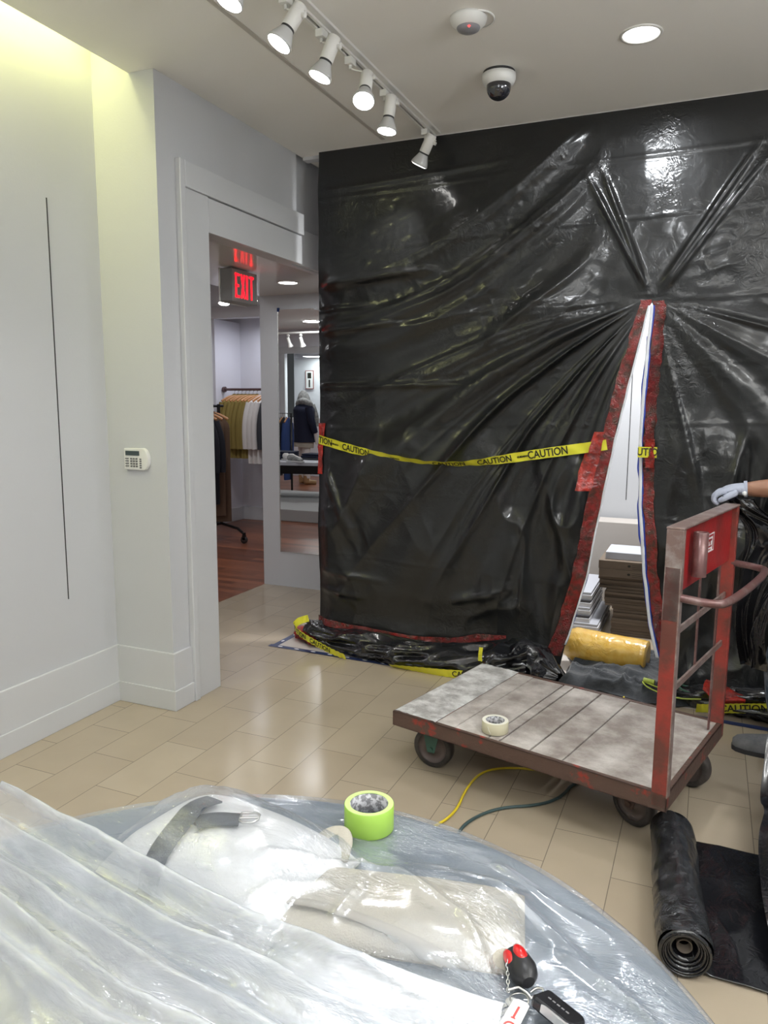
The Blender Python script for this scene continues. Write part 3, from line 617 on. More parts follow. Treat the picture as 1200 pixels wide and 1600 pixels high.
tape_thing('caution_tape', 'yellow caution tape sagging across the middle of the black sheet', None,
           [(-2.262, 4.225, 1.318), (-1.975, 4.17, 1.258), (-1.70, 4.155, 1.218), (-1.40, 4.15, 1.196), (-1.17, 4.155, 1.218), (-0.84, 4.165, 1.278), (-0.545, 4.18, 1.326), (-0.505, 4.19, 1.334)],
           0.056, [0.15, 0.2, 0.7, 1.15, 1.0, 0.35, 0.1, 0.1],
           [('CAUTION', 0.01, 0.055, 0.80), ('CUIDADO', 0.13, 0.013, 1.0), ('CAUTION', 0.29, 0.055, 0.80), ('CUIDADO', 0.56, 0.013, 1), ('CAUTION', 0.90, 0.055, 0.80), ('CAUTION', 1.17, 0.055, 0.80), ('CUIDADO', 1.33, 0.013, 1), ('CAUTION', 1.47, 0.061, 0.80)], side=1)
tape_thing('caution_tape', 'short stub of yellow caution tape taped beside the right edge of the zip opening', None,
           [(-0.345, 4.19, 1.30), (-0.30, 4.185, 1.30), (-0.25, 4.19, 1.30)], 0.056, [0, 0], [('CAUTION', 0.035, 0.055, 0.80)], wob=0.001)
on(MB().arr(surf_strip(lambda z: xr(z) + 0.016, lambda z: xr(z) + 0.060, 1.22, 1.37, 20, off=0.045, seed=211)).build('red_tape_patch', M['redbright']), barrier)
on(MB().arr(surf_strip(lambda z: xl(z) - 0.115, lambda z: xl(z) - 0.055, 1.29, 1.37, 14, off=0.065, seed=213)).build('red_tape_patch', M['redbright']), barrier)
tape_thing('caution_tape', 'yellow caution tape looped round the bunched left foot of the black sheet', None,
           [(-2.30, 4.14, 0.175), (-2.355, 4.10, 0.160), (-2.37, 4.07, 0.125), (-2.30, 4.03, 0.10), (-2.17, 4.0, 0.065), (-2.05, 3.98, 0.035), (-1.95, 3.96, 0.022)], 0.045, [0.1, 0.1, 0.2, 0.2, 0.3, 0.5],
           [('CAUTION', 0.16, 0.046, 0.80), ('CAUTION', 0.36, 0.046, 0.80)])
tape_thing('caution_tape', 'yellow caution tape on the floor in front of the sheet, by the cart corner', None,
           [(-1.65, 3.958, 0.012), (-1.45, 3.94, 0.02), (-1.25, 3.935, 0.028), (-1.0, 3.98, 0.035)], 0.055, [1.0, 0.6, 0.25, 0.2], [('CAUTION', 0.48, 0.051, 0.80)], wob=0.001)
tape_thing('caution_tape', 'short yellow tape end hanging at the gathered foot of the sheet', None,
           [(-1.11, 3.985, 0.19), (-1.112, 3.975, 0.15), (-1.112, 3.98, 0.11)], 0.022, [0, 0], [], updir=(1, 0, 0))
tape_thing('caution_tape', 'yellow caution tape on the floor behind the cart, near the grey shoe', None,
           [(0.02, 3.92, 0.05), (0.12, 3.945, 0.055), (0.24, 3.95, 0.075), (0.42, 3.95, 0.10)], 0.062, [0.5, 0.4, 0.3, 0.2], [('CAUTION', 0.22, 0.061, 0.80)], wob=0.001)
# red taped lump at the far left foot
tag(MB().arr(bundle([(-2.48, 4.34, 0.035), (-2.38, 4.20, 0.045), (-2.22, 4.10, 0.03)], [0.02, 0.045, 0.02], 30, 40, 97)).build('red_taped_bundle', M['redbright']),
    'crumpled bright red taped plastic at the left foot of the black sheet', 'tape bundle')
tag(MB().arr(bundle([(0.06, 4.02, 0.14), (0.14, 3.99, 0.10), (0.24, 3.99, 0.10)], [0.03, 0.05, 0.02], 30, 40, 98)).build('red_taped_bundle', M['redbright']),
    'crumpled red taped plastic on the floor behind the cart handle', 'tape bundle')
# navy printed floor tape outlining the threshold film
def floor_tape(pts, w, name, label, spots):
    mb = MB(); P = [Vector(p) for p in pts]
    for a, b in zip(P, P[1:]):
        d = (b - a).normalized(); n = Vector((-d.y, d.x, 0)) * w / 2
        mb.add([a - n - d * w / 2, b - n + d * w / 2, b + n + d * w / 2, a + n - d * w / 2], [(0, 1, 2, 3)])
        mb.add([a - n - d * w / 2 - Vector((0, 0, .001)), b - n + d * w / 2 - Vector((0, 0, .001)), b + n + d * w / 2 - Vector((0, 0, .001)), a + n - d * w / 2 - Vector((0, 0, .001))], [(3, 2, 1, 0)])
    r = tag(mb.build(name, M['navytape']), label, 'floor tape')
    a, b = P[0], P[1]; d = (b - a); L = d.length; d = d / L; n = Vector((-d.y, d.x, 0))
    for k in range(spots):
        s = MB(); c = a + d * (L * (k + 0.5) / spots); s.add([c + d * (0.017 * math.cos(q)) + n * (0.008 * math.sin(q)) + Vector((0, 0, 0.0012)) for q in [2 * PI * i / 14 for i in range(14)]], [tuple(range(14))]); s.build('printed_mark', M['inkw'], r)
    return r
tag(MB().box((-2.49, 4.03, 0.0), (2.1, 4.6, 0.0015)).build('floor_film', mat('whitish_protection_film', (0.62, 0.57, 0.52), 0.25)), 'pale protective film on the floor under the black sheet, edged in navy tape', 'floor film')
floor_tape([(-2.50, 4.022, 0.003), (-0.7, 3.975, 0.003), (0.9, 3.87, 0.003)], 0.042, 'floor_tape', 'navy tape with white marks stuck along the floor in front of the black sheet', 15)
floor_tape([(-2.485, 4.05, 0.0026), (-2.475, 4.50, 0.0026)], 0.04, 'floor_tape', 'short navy tape running back beside the left foot of the black sheet', 3)

# ------------------------------------------------------------------ ceiling fittings
tr = thing('light_track', 'long white lighting track fixed along the ceiling', 'light track', (-1.52, 2.9, C))
mb = MB(); mb.box((-0.018, -3.2, -0.022), (-0.006, 1.285, 0)).box((0.006, -3.2, -0.022), (0.018, 1.285, 0)).box((-0.018, -3.2, -0.006), (0.018, 1.285, 0)).box((-0.018, 1.285, -0.024), (0.018, 1.30, 0))
mb.build('rail', M['wmetal'], tr); MB().box((-0.006, -3.19, -0.010), (0.006, 1.285, -0.006)).build('slot', M['gasket'], tr)
MB().box((0.018, -3.2, -0.012), (0.045, 1.30, 0)).build('mounting_strip', M['wmetal'], tr)
st('trim_8', MB().box((-1.828, -2.6, C - 0.003), (-1.806, 4.19, C)), mat('ceiling_joint', (0.50, 0.47, 0.43), 0.7))
heads = [((-1.52, 2.30), (-1.545, 2.28, 2.852), (-.25, -.3, -.92), 'white track spotlight cut off by the top edge, at the near end of the track'),
         ((-1.52, 2.606), (-1.522, 2.556, 2.832), (-.38, -.35, -.86), 'white track spotlight second from the near end of the track, tilted left'),
         ((-1.52, 2.884), (-1.512, 2.85, 2.826), (-.32, -.2, -.92), 'white track spotlight third from the near end, tilted slightly left'),
         ((-1.52, 3.147), (-1.436, 3.10, 2.812), (.12, -.5, -.86), 'white track spotlight aimed forward with its lamp face in full view'),
         ((-1.52, 3.52), (-1.500, 3.50, 2.823), (-.10, -.12, -.98), 'white track spotlight pointing nearly straight down, second from the black sheet'),
         ((-1.52, 4.082), (-1.552, 4.072, 2.834), (-.48, .12, -.84), 'white track spotlight at the end of the track, shining on the black sheet')]
head0 = None
def make_head():
    t = thing('track_spotlight', 'x', 'spotlight', group='white spotlights on the ceiling track')
    MB().box((-0.017, -0.024, -0.052), (0.017, 0.024, -0.018)).tube([(0, 0, -0.052), (0, 0, -0.07)], 0.008, 10).build('track_adapter', M['wmetal'], t, bevel=0.003)
    return t
for k, ((hx_, hy), F, d, lab) in enumerate(heads):
    t = thing('track_spotlight', lab, 'spotlight', (hx_, hy, C), group='white spotlights on the ceiling track')
    MB().box((-0.017, -0.024, -0.052), (0.017, 0.024, -0.022)).tube([(0, 0, -0.05), (0, 0, -0.068)], 0.008, 10).build('track_adapter', M['wmetal'], t, bevel=0.003)
    Fv = Vector(F) - Vector((hx_, hy, C)); D = Vector(d).normalized(); Bm = basis(Fv, -D)   # +z of Bm runs back along the lamp
    hb = MB(); hb.lathe([(0, 0.165), (0.024, 0.164), (0.028, 0.158), (0.028, 0.068), (0.026, 0.066)], 28, Bm)
    for q in range(3): hb.lathe([(0.0285, 0.150 - q * 0.012), (0.0285, 0.146 - q * 0.012)], 28, Bm)
    hb.build('lamp_housing', M['wmetal'], t)
    MB().lathe([(0.0262, 0.067), (0.0262, 0.058)], 28, Bm).build('gasket', M['gasket'], t)
    lp = MB().lathe([(0.025, 0.060), (0.030, 0.048), (0.042, 0.022), (0.047, 0.008), (0.0475, 0.0), (0.044, -0.001)], 32, Bm).build('reflector_lamp', M['lampback'], t)
    MB().lathe([(0.044, -0.001), (0.03, -0.004), (0.0, -0.005)], 32, Bm).build('lamp_face', M['lamp'], lp)
    side = Bm @ Vector((0.030, 0, 0.135)); s2 = Bm @ Vector((0.037, 0, 0.15))
    MB().tube(chaikin([(0, 0, -0.062), (0.012, 0.0, -0.072), s2, side], 2), 0.0035, 8).tube([Bm @ Vector((0.026, 0, 0.13)), Bm @ Vector((0.042, 0, 0.13))], 0.009, 12).build('swivel_arm', M['wmetal'], t)
    L = bpy.data.lights.new('track_lamp_light', 'SPOT'); L.energy = 13 if k < 5 else 30; L.spot_size = math.radians(75); L.spot_blend = 0.8; L.shadow_soft_size = 0.03; L.color = (1, 0.97, 0.93)
    lo = bpy.data.objects.new('track_lamp_light', L); col.objects.link(lo)
    lo.matrix_world = Matrix.Translation(Vector(F) + D * 0.012) @ D.to_track_quat('-Z', 'Y').to_matrix().to_4x4()
# motion detector
t = thing('motion_detector', 'white round ceiling detector with grey lens and red light', 'detector', (-0.965, 3.055, C))
MB().lathe([(0, 0), (0.072, 0), (0.072, -0.008), (0.066, -0.022), (0.052, -0.036), (0.046, -0.038)], 40).build('housing', M['wplastic'], t)
MB().lathe([(0.075, 0), (0.075, -0.004), (0.070, -0.005)], 40, Matrix.Translation((0.022, 0.02, 0))).build('mounting_ring', M['wplastic'], t)
MB().lathe([(0.047, -0.036), (0.042, -0.045), (0.028, -0.052), (0, -0.055)], 32).build('lens', M['grey_lens'], t)
MB().lathe([(0, -0.0035), (0.004, -0.003), (0.0055, 0.0), (0, 0.001)], 12, Matrix.Translation((0.014, -0.036, -0.047))).build('indicator_light', M['led_red'], t)
# dome camera
t = thing('dome_camera', 'white ceiling security camera with smoked black dome', 'camera', (-0.98, 3.575, C))
MB().lathe([(0, 0), (0.070, 0), (0.070, -0.012), (0.076, -0.014), (0.076, -0.034), (0.068, -0.052), (0.052, -0.060)], 40).build('housing', M['wplastic'], t)
MB().lathe([(0.0715, -0.002), (0.0715, -0.012)], 40).build('seam_ring', M['gasket'], t)
g = MB().lathe([(0.055, -0.058)] + [(0.055 * math.cos(a), -0.070 - 0.052 * math.sin(a)) for a in np.linspace(0, PI / 2 - 0.01, 12)] + [(0, -0.122)], 40).build('dome', M['dome'], t)
# recessed lamp
def downlight(x, y, z, r, label, fac=None):
    t = thing('recessed_light', label, 'ceiling light', (x, y, z))
    MB().lathe([(r + 0.012, 0), (r + 0.011, -0.004), (r, -0.005), (r - 0.002, -0.001)], 40).build('trim_ring', M['wmetal'], t)
    MB().lathe([(r - 0.002, -0.0015), (0, -0.0015)], 40).build('lamp_face', fac or M['diff'], t)
downlight(-0.358, 3.45, C, 0.073, 'round recessed ceiling light glowing white right of the dome camera')
downlight(-2.86, 4.888, 2.40, 0.070, 'round recessed light in the low passage ceiling beside the exit sign')

# keypad on the column
t = thing('alarm_keypad', 'white alarm keypad with grey display on the cream column', 'keypad', (-2.583, 2.944, 1.268))
poly = [(-0.068, -0.052)] + [(0.045 + 0.035 * math.sin(a), 0.0 + 0.0 - 0.054 * math.cos(a)) for a in np.linspace(0, PI, 14)] + [(-0.068, 0.052)]
K = Matrix(((1, 0, 0, 0), (0, 0, -1, 0), (0, 1, 0, 0), (0, 0, 0, 1)))
MB().prism(poly, 0, 0.024, K).build('case', M['wplastic'], t, bevel=0.004)
MB().box((-0.055, -0.0275, 0.018), (0.028, -0.024, 0.040)).build('display', M['lcd'], t)
bm = MB()
for r in range(4):
    for c in range(3): bm.box((-0.026 + c * 0.0165, -0.0285, -0.002 - r * 0.0125), (-0.017 + c * 0.0165, -0.024, 0.006 - r * 0.0125))
    bm.box((-0.057, -0.0285, 0.000 - r * 0.0125), (-0.038, -0.024, 0.005 - r * 0.0125))
for r in range(5): bm.box((0.031, -0.0285, -0.002 - r * 0.0105), (0.040, -0.024, 0.004 - r * 0.0105))
bm.build('buttons', M['button'], t)

# ------------------------------------------------------------------ platform cart
CC = Vector((-0.518, 3.036, 0))
LX, LY = 0.568, 0.3755
cart = thing('platform_cart', 'worn platform cart with grey boards and a red steel upright frame', 'cart', CC, -0.2457)
fr = MB()
zt, zb = 0.262, 0.200
fr.box((-LX, -LY, zb), (LX, -LY + 0.006, zt)).box((-LX, LY - 0.006, zb), (LX, LY, zt)).box((-LX, -LY, zb), (-LX + 0.006, LY, zt)).box((LX - 0.006, -LY, zb), (LX, LY, zt))
fr.box((-LX, -LY, zt - 0.006), (LX, -LY + 0.022, zt)).box((-LX, LY - 0.022, zt - 0.006), (LX, LY, zt)).box((LX - 0.022, -LY, zt - 0.006), (LX, LY, zt))
fr.box((-LX, -LY, zb), (LX, -LY + 0.05, zb + 0.006)).box((-LX, LY - 0.05, zb), (LX, LY, zb + 0.006))
for xx in (-0.42, -0.05, 0.3): fr.box((xx, -LY + 0.006, zb), (xx + 0.05, LY - 0.006, zb + 0.03))
fr.build('steel_frame', M['rust'], cart, bevel=0.002)
dk = MB(); edges = [-0.563, -0.36, -0.275, -0.122, -0.073, 0.056, 0.187, 0.546]
for k, (a, b) in enumerate(zip(edges, edges[1:])):
    if k < 1: continue
    g0 = {3: 0.004, 4: 0.0022, 5: 0.0045, 6: 0.0018}.get(k, 0.0006); g1 = {2: 0.004, 3: 0.0022, 4: 0.0045, 5: 0.0018}.get(k, 0.0006)
    dk.box((a + g0, -LY + 0.023, zt - 0.025), (b - g1, LY - 0.023, zt - 0.002 + 0.002 * (k % 2)))
dk.build('deck_boards', M['deck'], cart, bevel=0.002)
A = np.zeros((60, 30, 3))
for j in range(60):
    for i in range(30):
        x = -0.563 + 0.203 * i / 29; y = -LY + 0.01 + (2 * LY - 0.02) * j / 59
        A[j, i] = (x, y, zt + 0.001 + 0.004 * float(ridge2(x * 25, y * 18, 3, 3)) * (1 if 0 < i < 29 else 0.2))
MB().arr(A).build('whitened_end_board', M['slate'], cart)
def wheel(x, y, r, lab=None, ang=0.0, green=False):
    cs = Matrix.Translation((x, y, r)) @ Matrix.Rotation(ang, 4, 'Z')
    br_ = MB().box((-0.05, -0.045, zb - r - 0.008), (0.05, 0.045, zb - r), cs)
    for s in (-1, 1): br_.prism([(-0.045, zb - r - 0.006), (0.045, zb - r - 0.006), (0.016, -0.015), (-0.016, -0.015)], s * 0.032 - 0.002, s * 0.032 + 0.002, cs @ Matrix(((1, 0, 0, 0), (0, 0, 1, 0), (0, 1, 0, 0), (0, 0, 0, 1))))
    br_.tube([cs @ Vector((0, -0.04, 0)), cs @ Vector((0, 0.04, 0))], 0.010, 10)
    c = br_.build('caster_bracket', M['green_steel'] if green else M['rust'], cart)
    Rw = cs @ Matrix.Rotation(PI / 2, 4, 'X')
    w = MB().lathe([(r * 0.74, -0.021), (r * 0.9, -0.023), (r, -0.015), (r, 0.015), (r * 0.9, 0.023), (r * 0.74, 0.021)], 40, Rw).build('wheel', M['rubber'], c)
    MB().lathe([(0.0, -0.024), (0.022, -0.024), (0.026, -0.012), (r * 0.74, -0.012), (r * 0.76, -0.02)], 32, Rw).lathe([(0.0, 0.024), (0.022, 0.024), (0.026, 0.012), (r * 0.74, 0.012), (r * 0.76, 0.02)], 32, Rw).build('hub', M['hub'], w)
wheel(-0.445, -0.24, 0.088, ang=0.15, green=True); wheel(0.395, -0.16, 0.088, ang=-0.3); wheel(-0.44, 0.28, 0.088, ang=0.1); wheel(0.47, 0.27, 0.088, ang=-0.2)
# upright frame
H1 = 1.155
up = MB()
MB().box((LX - 0.052, -LY, zt - 0.05), (LX, -LY + 0.028, H1 - 0.12)).build('front_post', M['redsteel'], cart, bevel=0.003)
MB().box((LX - 0.052, -LY, H1 - 0.30), (LX + 0.001, -LY + 0.030, H1)).box((LX - 0.003, -LY - 0.001, 0.25), (LX + 0.002, -LY + 0.03, H1 - 0.2)).build('post_cap', M['capsteel'], cart, bevel=0.002)
MB().box((LX - 0.052, LY - 0.028, zt - 0.05), (LX, LY, H1)).build('rear_post', M['redsteel'], cart, bevel=0.003)
MB().box((LX - 0.054, -LY + 0.002, H1), (LX + 0.002, LY + 0.002, H1 + 0.008)).build('top_rail', M['capsteel'], cart, bevel=0.002)
pl = MB().box((LX - 0.028, -LY + 0.028, H1 - 0.215), (LX - 0.020, LY - 0.028, H1)).build('top_plate', M['plate'], cart)
hold = MB(); Th = Matrix.Translation((LX + 0.012, -LY + 0.165, H1 - 0.175))
hold.lathe([(0.024, 0.0), (0.024, 0.15), (0.019, 0.15), (0.019, 0.0), (0.024, 0.0)], 28, Th)
hold.build('tube_holder', M['bar'], pl)
sx0 = LX - 0.0190; ys, zs = -LY + 0.412, H1 - 0.10
stk = MB()
stk.add([(sx0, ys - 0.055, zs - 0.034), (sx0, ys + 0.055, zs - 0.034), (sx0, ys + 0.055, zs + 0.034), (sx0, ys - 0.055, zs + 0.034)], [(0, 1, 2, 3)])
sk = stk.build('sticker', M['inkw'], pl)
rd = MB()
for (a, b, c, d_) in ((-0.055, 0.045, 0.022, 0.029), (0.036, 0.045, -0.029, 0.029), (-0.045, 0.022, 0.006, 0.014), (-0.030, -0.020, -0.006, 0.014), (-0.005, 0.005, -0.006, 0.014), (-0.045, 0.022, -0.016, -0.010), (-0.040, 0.010, -0.026, -0.022)):
    y0, y1 = sorted((a, b)); z0, z1 = sorted((c, d_)); rd.box((sx0 + 0.0002, ys + y0, zs + z0), (sx0 + 0.001, ys + y1, zs + z1))
rd.build('red_print', M['plate'], sk)
def rod(pts, r, m, nm, n=12): return MB().tube(chaikin(pts, 3) if len(pts) > 2 else pts, r, n).build(nm, m, cart)
rod([(LX - 0.01, -LY + 0.015, 0.935), (LX + 0.09, -LY + 0.03, 0.925), (LX + 0.135, -LY + 0.08, 0.925), (LX + 0.135, LY - 0.08, 0.925), (LX + 0.09, LY - 0.03, 0.925), (LX - 0.01, LY - 0.015, 0.93)], 0.0135, M['bar'], 'push_handle', 16)
for zz in (0.80, 0.60):
    MB().box((LX - 0.030, -LY + 0.028, zz - 0.011), (LX - 0.022, LY - 0.028, zz + 0.011)).build('cross_bar', M['capsteel'], cart)
MB().box((LX - 0.034, -0.02, 0.60), (LX - 0.028, -0.005, H1 - 0.2)).build('upright_bar', M['bar'], cart)
MB().box((LX - 0.034, 0.25, zt), (LX - 0.028, 0.27, H1 - 0.2)).build('upright_bar', M['bar'], cart)

# tape rolls
def tape_roll(name, label, loc, ro, ri, h, m, me_, tail=False, rz=0.0):
    t = thing(name, label, 'tape roll', loc, rz)
    MB().lathe([(ri + 0.002, h - 0.001), (ro - 0.001, h), (ro, h - 0.001), (ro, 0.001), (ro - 0.001, 0), (ri + 0.002, 0.001)], 56).build('tape', m, t)
    MB().lathe([(ri + 0.0015, h + 0.0004), (ro - 0.001, h + 0.0005)], 56).build('tape_edge', me_, t)
    MB().lathe([(ri + 0.002, h - 0.0005), (ri, h - 0.0005), (ri, 0.0), (ri + 0.002, 0.0)], 56).build('core', M['core'], t)
    if tail: MB().tube([(ro * math.cos(a) * 1.003, ro * math.sin(a) * 1.003, h * (0.75 - 0.6 * k)) for k, a in ((0, -1.9), (.5, -1.8), (1, -1.65))], 0.0012, 6).build('tape_end', me_, t)
tape_roll('masking_tape_roll', 'cream masking tape roll lying on the boards of the cart', (-0.712, 2.79, 0.264), 0.052, 0.036, 0.045, M['masking'], M['maskedge'], True)
tape_roll('painters_tape_roll', 'lime green tape roll standing on the grey table cover', (-0.545, 1.208, 0.758), 0.0465, 0.0345, 0.048, M['greentape'], M['greenedge'])

# cables on the floor
def cable(pts, r, m, label): return tag(MB().tube(chaikin(pts, 3), r, 10).build('power_cable', m), label, 'cable')
z = 0.006
cable([(-0.95, 2.2, z), (-0.86, 2.42, z), (-0.80, 2.56, z), (-0.82, 2.78, z), (-0.80, 2.94, z), (-0.70, 3.02, z), (-0.55, 3.05, z), (-0.43, 3.04, z), (-0.3, 3.2, z), (-0.35, 3.7, z), (-0.33, 4.15, z)], 0.005, M['cable_y'], 'bright yellow cable curving over the tiles under the cart')
cable([(-0.72, 2.2, z), (-0.755, 2.45, z), (-0.735, 2.56, z), (-0.66, 2.68, z), (-0.52, 2.76, z), (-0.45, 2.86, z), (-0.43, 3.0, z), (-0.2, 3.3, z), (-0.25, 4.1, z)], 0.006, M['cable_g'], 'grey-green cable running beside the yellow one under the cart')

# big roll of black polythene and what is unrolled from it
rr = thing('polythene_roll', 'thick roll of dusty black polythene on the tiles at lower right', 'plastic roll', (0, 0, 0))
a0 = Vector((0.025, 2.04, 0.072)); a1 = Vector((-0.040, 2.665, 0.072)); ax = (a1 - a0).normalized()
nv, nu = 90, 64; A = np.zeros((nv, nu, 3)); sd = Vector((-ax.y, ax.x, 0)).normalized()
for j in range(nv):
    p = a0.lerp(a1, j / (nv - 1))
    for i in range(nu):
        q = 2 * PI * i / (nu - 1); R = 0.068 + 0.004 * math.sin(3 * q + 5 * j / nv) + 0.004 * float(ridge2(math.cos(q) * 3 + 9, j * 0.12, 5, 2)) + 0.002 * float(vn2(q * 3, j * .3, 6))
        if i == nu - 1: R = 0.068 + 0.004 * math.sin(5 * j / nv) + 0.004 * float(ridge2(12, j * 0.12, 5, 2)) + 0.002 * float(vn2(0, j * .3, 6))
        v = p + sd * math.cos(q) * R + Vector((0, 0, 1)) * math.sin(q) * R; A[j, i] = (v.x, v.y, max(v.z, 0.003))
MB().arr(A).build('rolled_sheet', M['roll_black'], rr)
sp = MB(); Bx = basis(a0 - ax * 0.002, -ax, (1, 0, 0))
# spiral end layers
for R0, R1, z0_, z1_ in ((0.069, 0.060, 0.0, 0.006), (0.060, 0.055, -0.004, 0.004), (0.055, 0.046, -0.002, -0.012), (0.046, 0.041, -0.012, -0.02), (0.041, 0.030, -0.02, -0.035)):
    sp.lathe([(R0, z0_), ((R0 + R1) / 2, max(z0_, z1_) + 0.003), (R1, z1_), (R1, z1_ - 0.03)], 48, Bx)
sp.lathe([(0.030, -0.035), (0.0, -0.10)], 32, Bx)
sp.build('layered_end', M['black_gloss'], rr); sp = MB(); Be = basis(a1 + ax * 0.001, ax, (1, 0, 0)); sp.lathe([(0.070, 0), (0.03, 0.004), (0.028, -0.03), (0, -0.03)], 40, Be)
sp.build('layered_end', M['black_gloss'], rr)
MB().lathe([(0.021, 0.0), (0.021, -0.09), (0.018, -0.09), (0.018, 0.0), (0.021, 0)], 32, Bx @ Matrix.Translation((0.0, 0, -0.028))).build('card_core', M['core_card'], rr)
# unrolled sheet lying flat, then rising towards the worker
nv, nu = 110, 150; A = np.zeros((nv, nu, 3))
for j in range(nv):
    v = j / (nv - 1)
    for i in range(nu):
        u = i / (nu - 1)
        x = 0.045 + 0.95 * u - 0.07 * v; y = 2.06 + (0.66 + 0.05 * u) * v - 0.01 * u * (1 - v) * 4 * 0.2
        zz = 0.004 + 0.006 * float(ridge2(x * 6 + y * 3, y * 5 - x * 2, 15, 2)) + 0.010 * float(ridge2(x * 3 - y, y * 2.5 + x, 18, 4)) + 0.05 * max(0, 1 - u / 0.06) ** 2
        A[j, i] = (x, y, zz)
us = tag(MB().arr(A).build('unrolled_polythene', M['black_gloss'], solid=0.001), 'shiny black polythene lying flat on the tiles, unrolled from the roll', 'plastic sheet')

# ------------------------------------------------------------------ things behind the zip opening
# flattened cartons in a stack
rnd = random.Random(4)
zc = 0.0; k = 0
def carton_stack():
    global zc
    specs = []
    for i in range(10): specs.append((-0.535 + rnd.uniform(-.008, .008), 0.020))
    for i in range(6): specs.append((-0.585 + rnd.uniform(-.008, .008), 0.020))
    for i in range(4): specs.append((-0.632 + rnd.uniform(-.006, .006), 0.020))
    return specs
names_ = ['bottom', 'second from the bottom', 'third from the bottom', 'fourth from the bottom', 'fifth from the bottom', 'sixth from the bottom', 'seventh from the bottom', 'eighth from the bottom', 'ninth from the bottom', 'tenth from the bottom']
tops_ = ['tenth from the top of the flat', 'ninth from the top of the flat', 'eighth from the top of the flat', 'seventh from the top of the flat', 'sixth from the top of the flat', 'fifth from the top of the flat', 'fourth from the top of the flat', 'third from the top of the flat', 'second from the top of the flat', 'topmost of the flat']
for i, (x0, h) in enumerate(carton_stack()):
    lab = ('thin brown carton behind the opening, ' + (names_[i] if i < 10 else tops_[i - 10]))
    o = MB().box((x0, 5.16 + rnd.uniform(0, .02), zc + 0.0005), (0.12 + rnd.uniform(-.02, .02), 5.75, zc + h - 0.0015)).build('flat_carton', M['carton_side'])
    tag(o, lab, 'carton', 'stacked thin cartons behind the opening'); zc += h
for i in range(2):
    t = thing('carton', ['brown carton lying on the thin cartons behind the opening, lower of two', 'topmost brown carton of the stack behind the opening'][i], 'carton', (0, 0, zc), group='larger cartons on top of the stack')
    MB().box((-0.632 - 0.004 * i, 5.15, 0.0005), (-0.10, 5.7, 0.056)).build('box_body', M['carton'], t, bevel=0.002)
    s = MB(); s.add([(-0.44 + 0.010 * math.cos(q), 5.1494, 0.028 + 0.008 * math.sin(q)) for q in [2 * PI * a / 12 for a in range(12)]], [tuple(range(12))[::-1]])
    s.build('hand_hole', M['ink'], t)
    p_ = MB()
    for a in range(3): p_.box((-0.42, 5.1492, 0.012 + a * 0.012), (-0.36 + 0.02 * (a % 2), 5.1496, 0.014 + a * 0.012))
    p_.build('printed_lines', M['ink'], t); zc += 0.0565
tag(MB().box((-0.60, 5.2, zc + 0.001), (-0.05, 5.5, zc + 0.050)).build('grey_board', M['greyboard'], bevel=0.003), 'pale grey panel lying on top of the brown carton stack', 'board')
tag(MB().box((-0.40, 5.52, zc + 0.001), (0.0, 5.55, zc + 0.30)).build('grey_board', M['greyboard'], bevel=0.003), 'pale grey panel standing upright behind the brown carton stack', 'board')
tag(MB().box((-1.0, 5.9, 0), (0.3, 6.15, 0.66)).build('beige_cabinet', M['beigeboard'], bevel=0.004), 'low beige cupboard against the white wall behind the opening', 'cupboard')
zs_ = 0.0
pos8 = ['lowest', 'second from the floor', 'third from the floor', 'fourth from the floor', 'fifth from the floor', 'topmost']
for i in range(6):
    x1 = -0.66 if i > 1 else -0.60
    t = thing('laminate_panel', 'white boards with dark foam leaning left of the cartons, %s' % pos8[i], 'panel', (0, 0, zs_), group='white panels stacked left of the cartons')
    MB().box((-1.35 - 0.01 * i, 5.0 + 0.02 * i, 0.0005), (x1 - 0.005, 5.7, 0.030)).build('white_board', M['slatw'], t, bevel=0.001)
    MB().box((-1.34, 5.005 + 0.02 * i, 0.0305), (x1 - 0.01, 5.69, 0.048)).build('dark_foam', M['slatd'] if i % 2 == 0 else M['greyboard'], t)
    zs_ += 0.0485
# yellow wrapped roll
p0 = Vector((-0.735, 4.46, 0.135)); p1 = Vector((-0.255, 4.40, 0.120)); axx = (p1 - p0).normalized(); sd = Vector((-axx.y, axx.x, 0)); upv = axx.cross(sd)
nv, nu = 70, 60; A = np.zeros((nv, nu, 3))
for j in range(nv):
    t_ = j / (nv - 1); R = 0.098 * (min(1, (0.62 + t_ * 2.6)) if t_ < 0.15 else 1) * (1 if t_ < .97 else 0.98)
    for i in range(nu):
        q = 2 * PI * (i % (nu - 1)) / (nu - 1); r_ = R * (1 + 0.03 * float(ridge2(math.cos(q) * 3 + 7, t_ * 6, 33, 2)) + 0.03 * math.sin(q * 2 + t_ * 3))
        v = p0.lerp(p1, t_) + sd * math.cos(q) * r_ + upv * math.sin(q) * r_; A[j, i] = v
yr = MB().arr(A); n0 = len(yr.v)
yr.tube([p0, p0 - axx * 0.02], [0.060, 0.02], 30); yr.tube([p1 - axx * 0.001, p1 + axx * 0.004, p1 + axx * 0.008], [0.0975, 0.092, 0.07], 40)
tag(yr.build('yellow_roll', M['yroll']), 'yellow cylinder wrapped in clear film lying at the zip opening', 'roll')
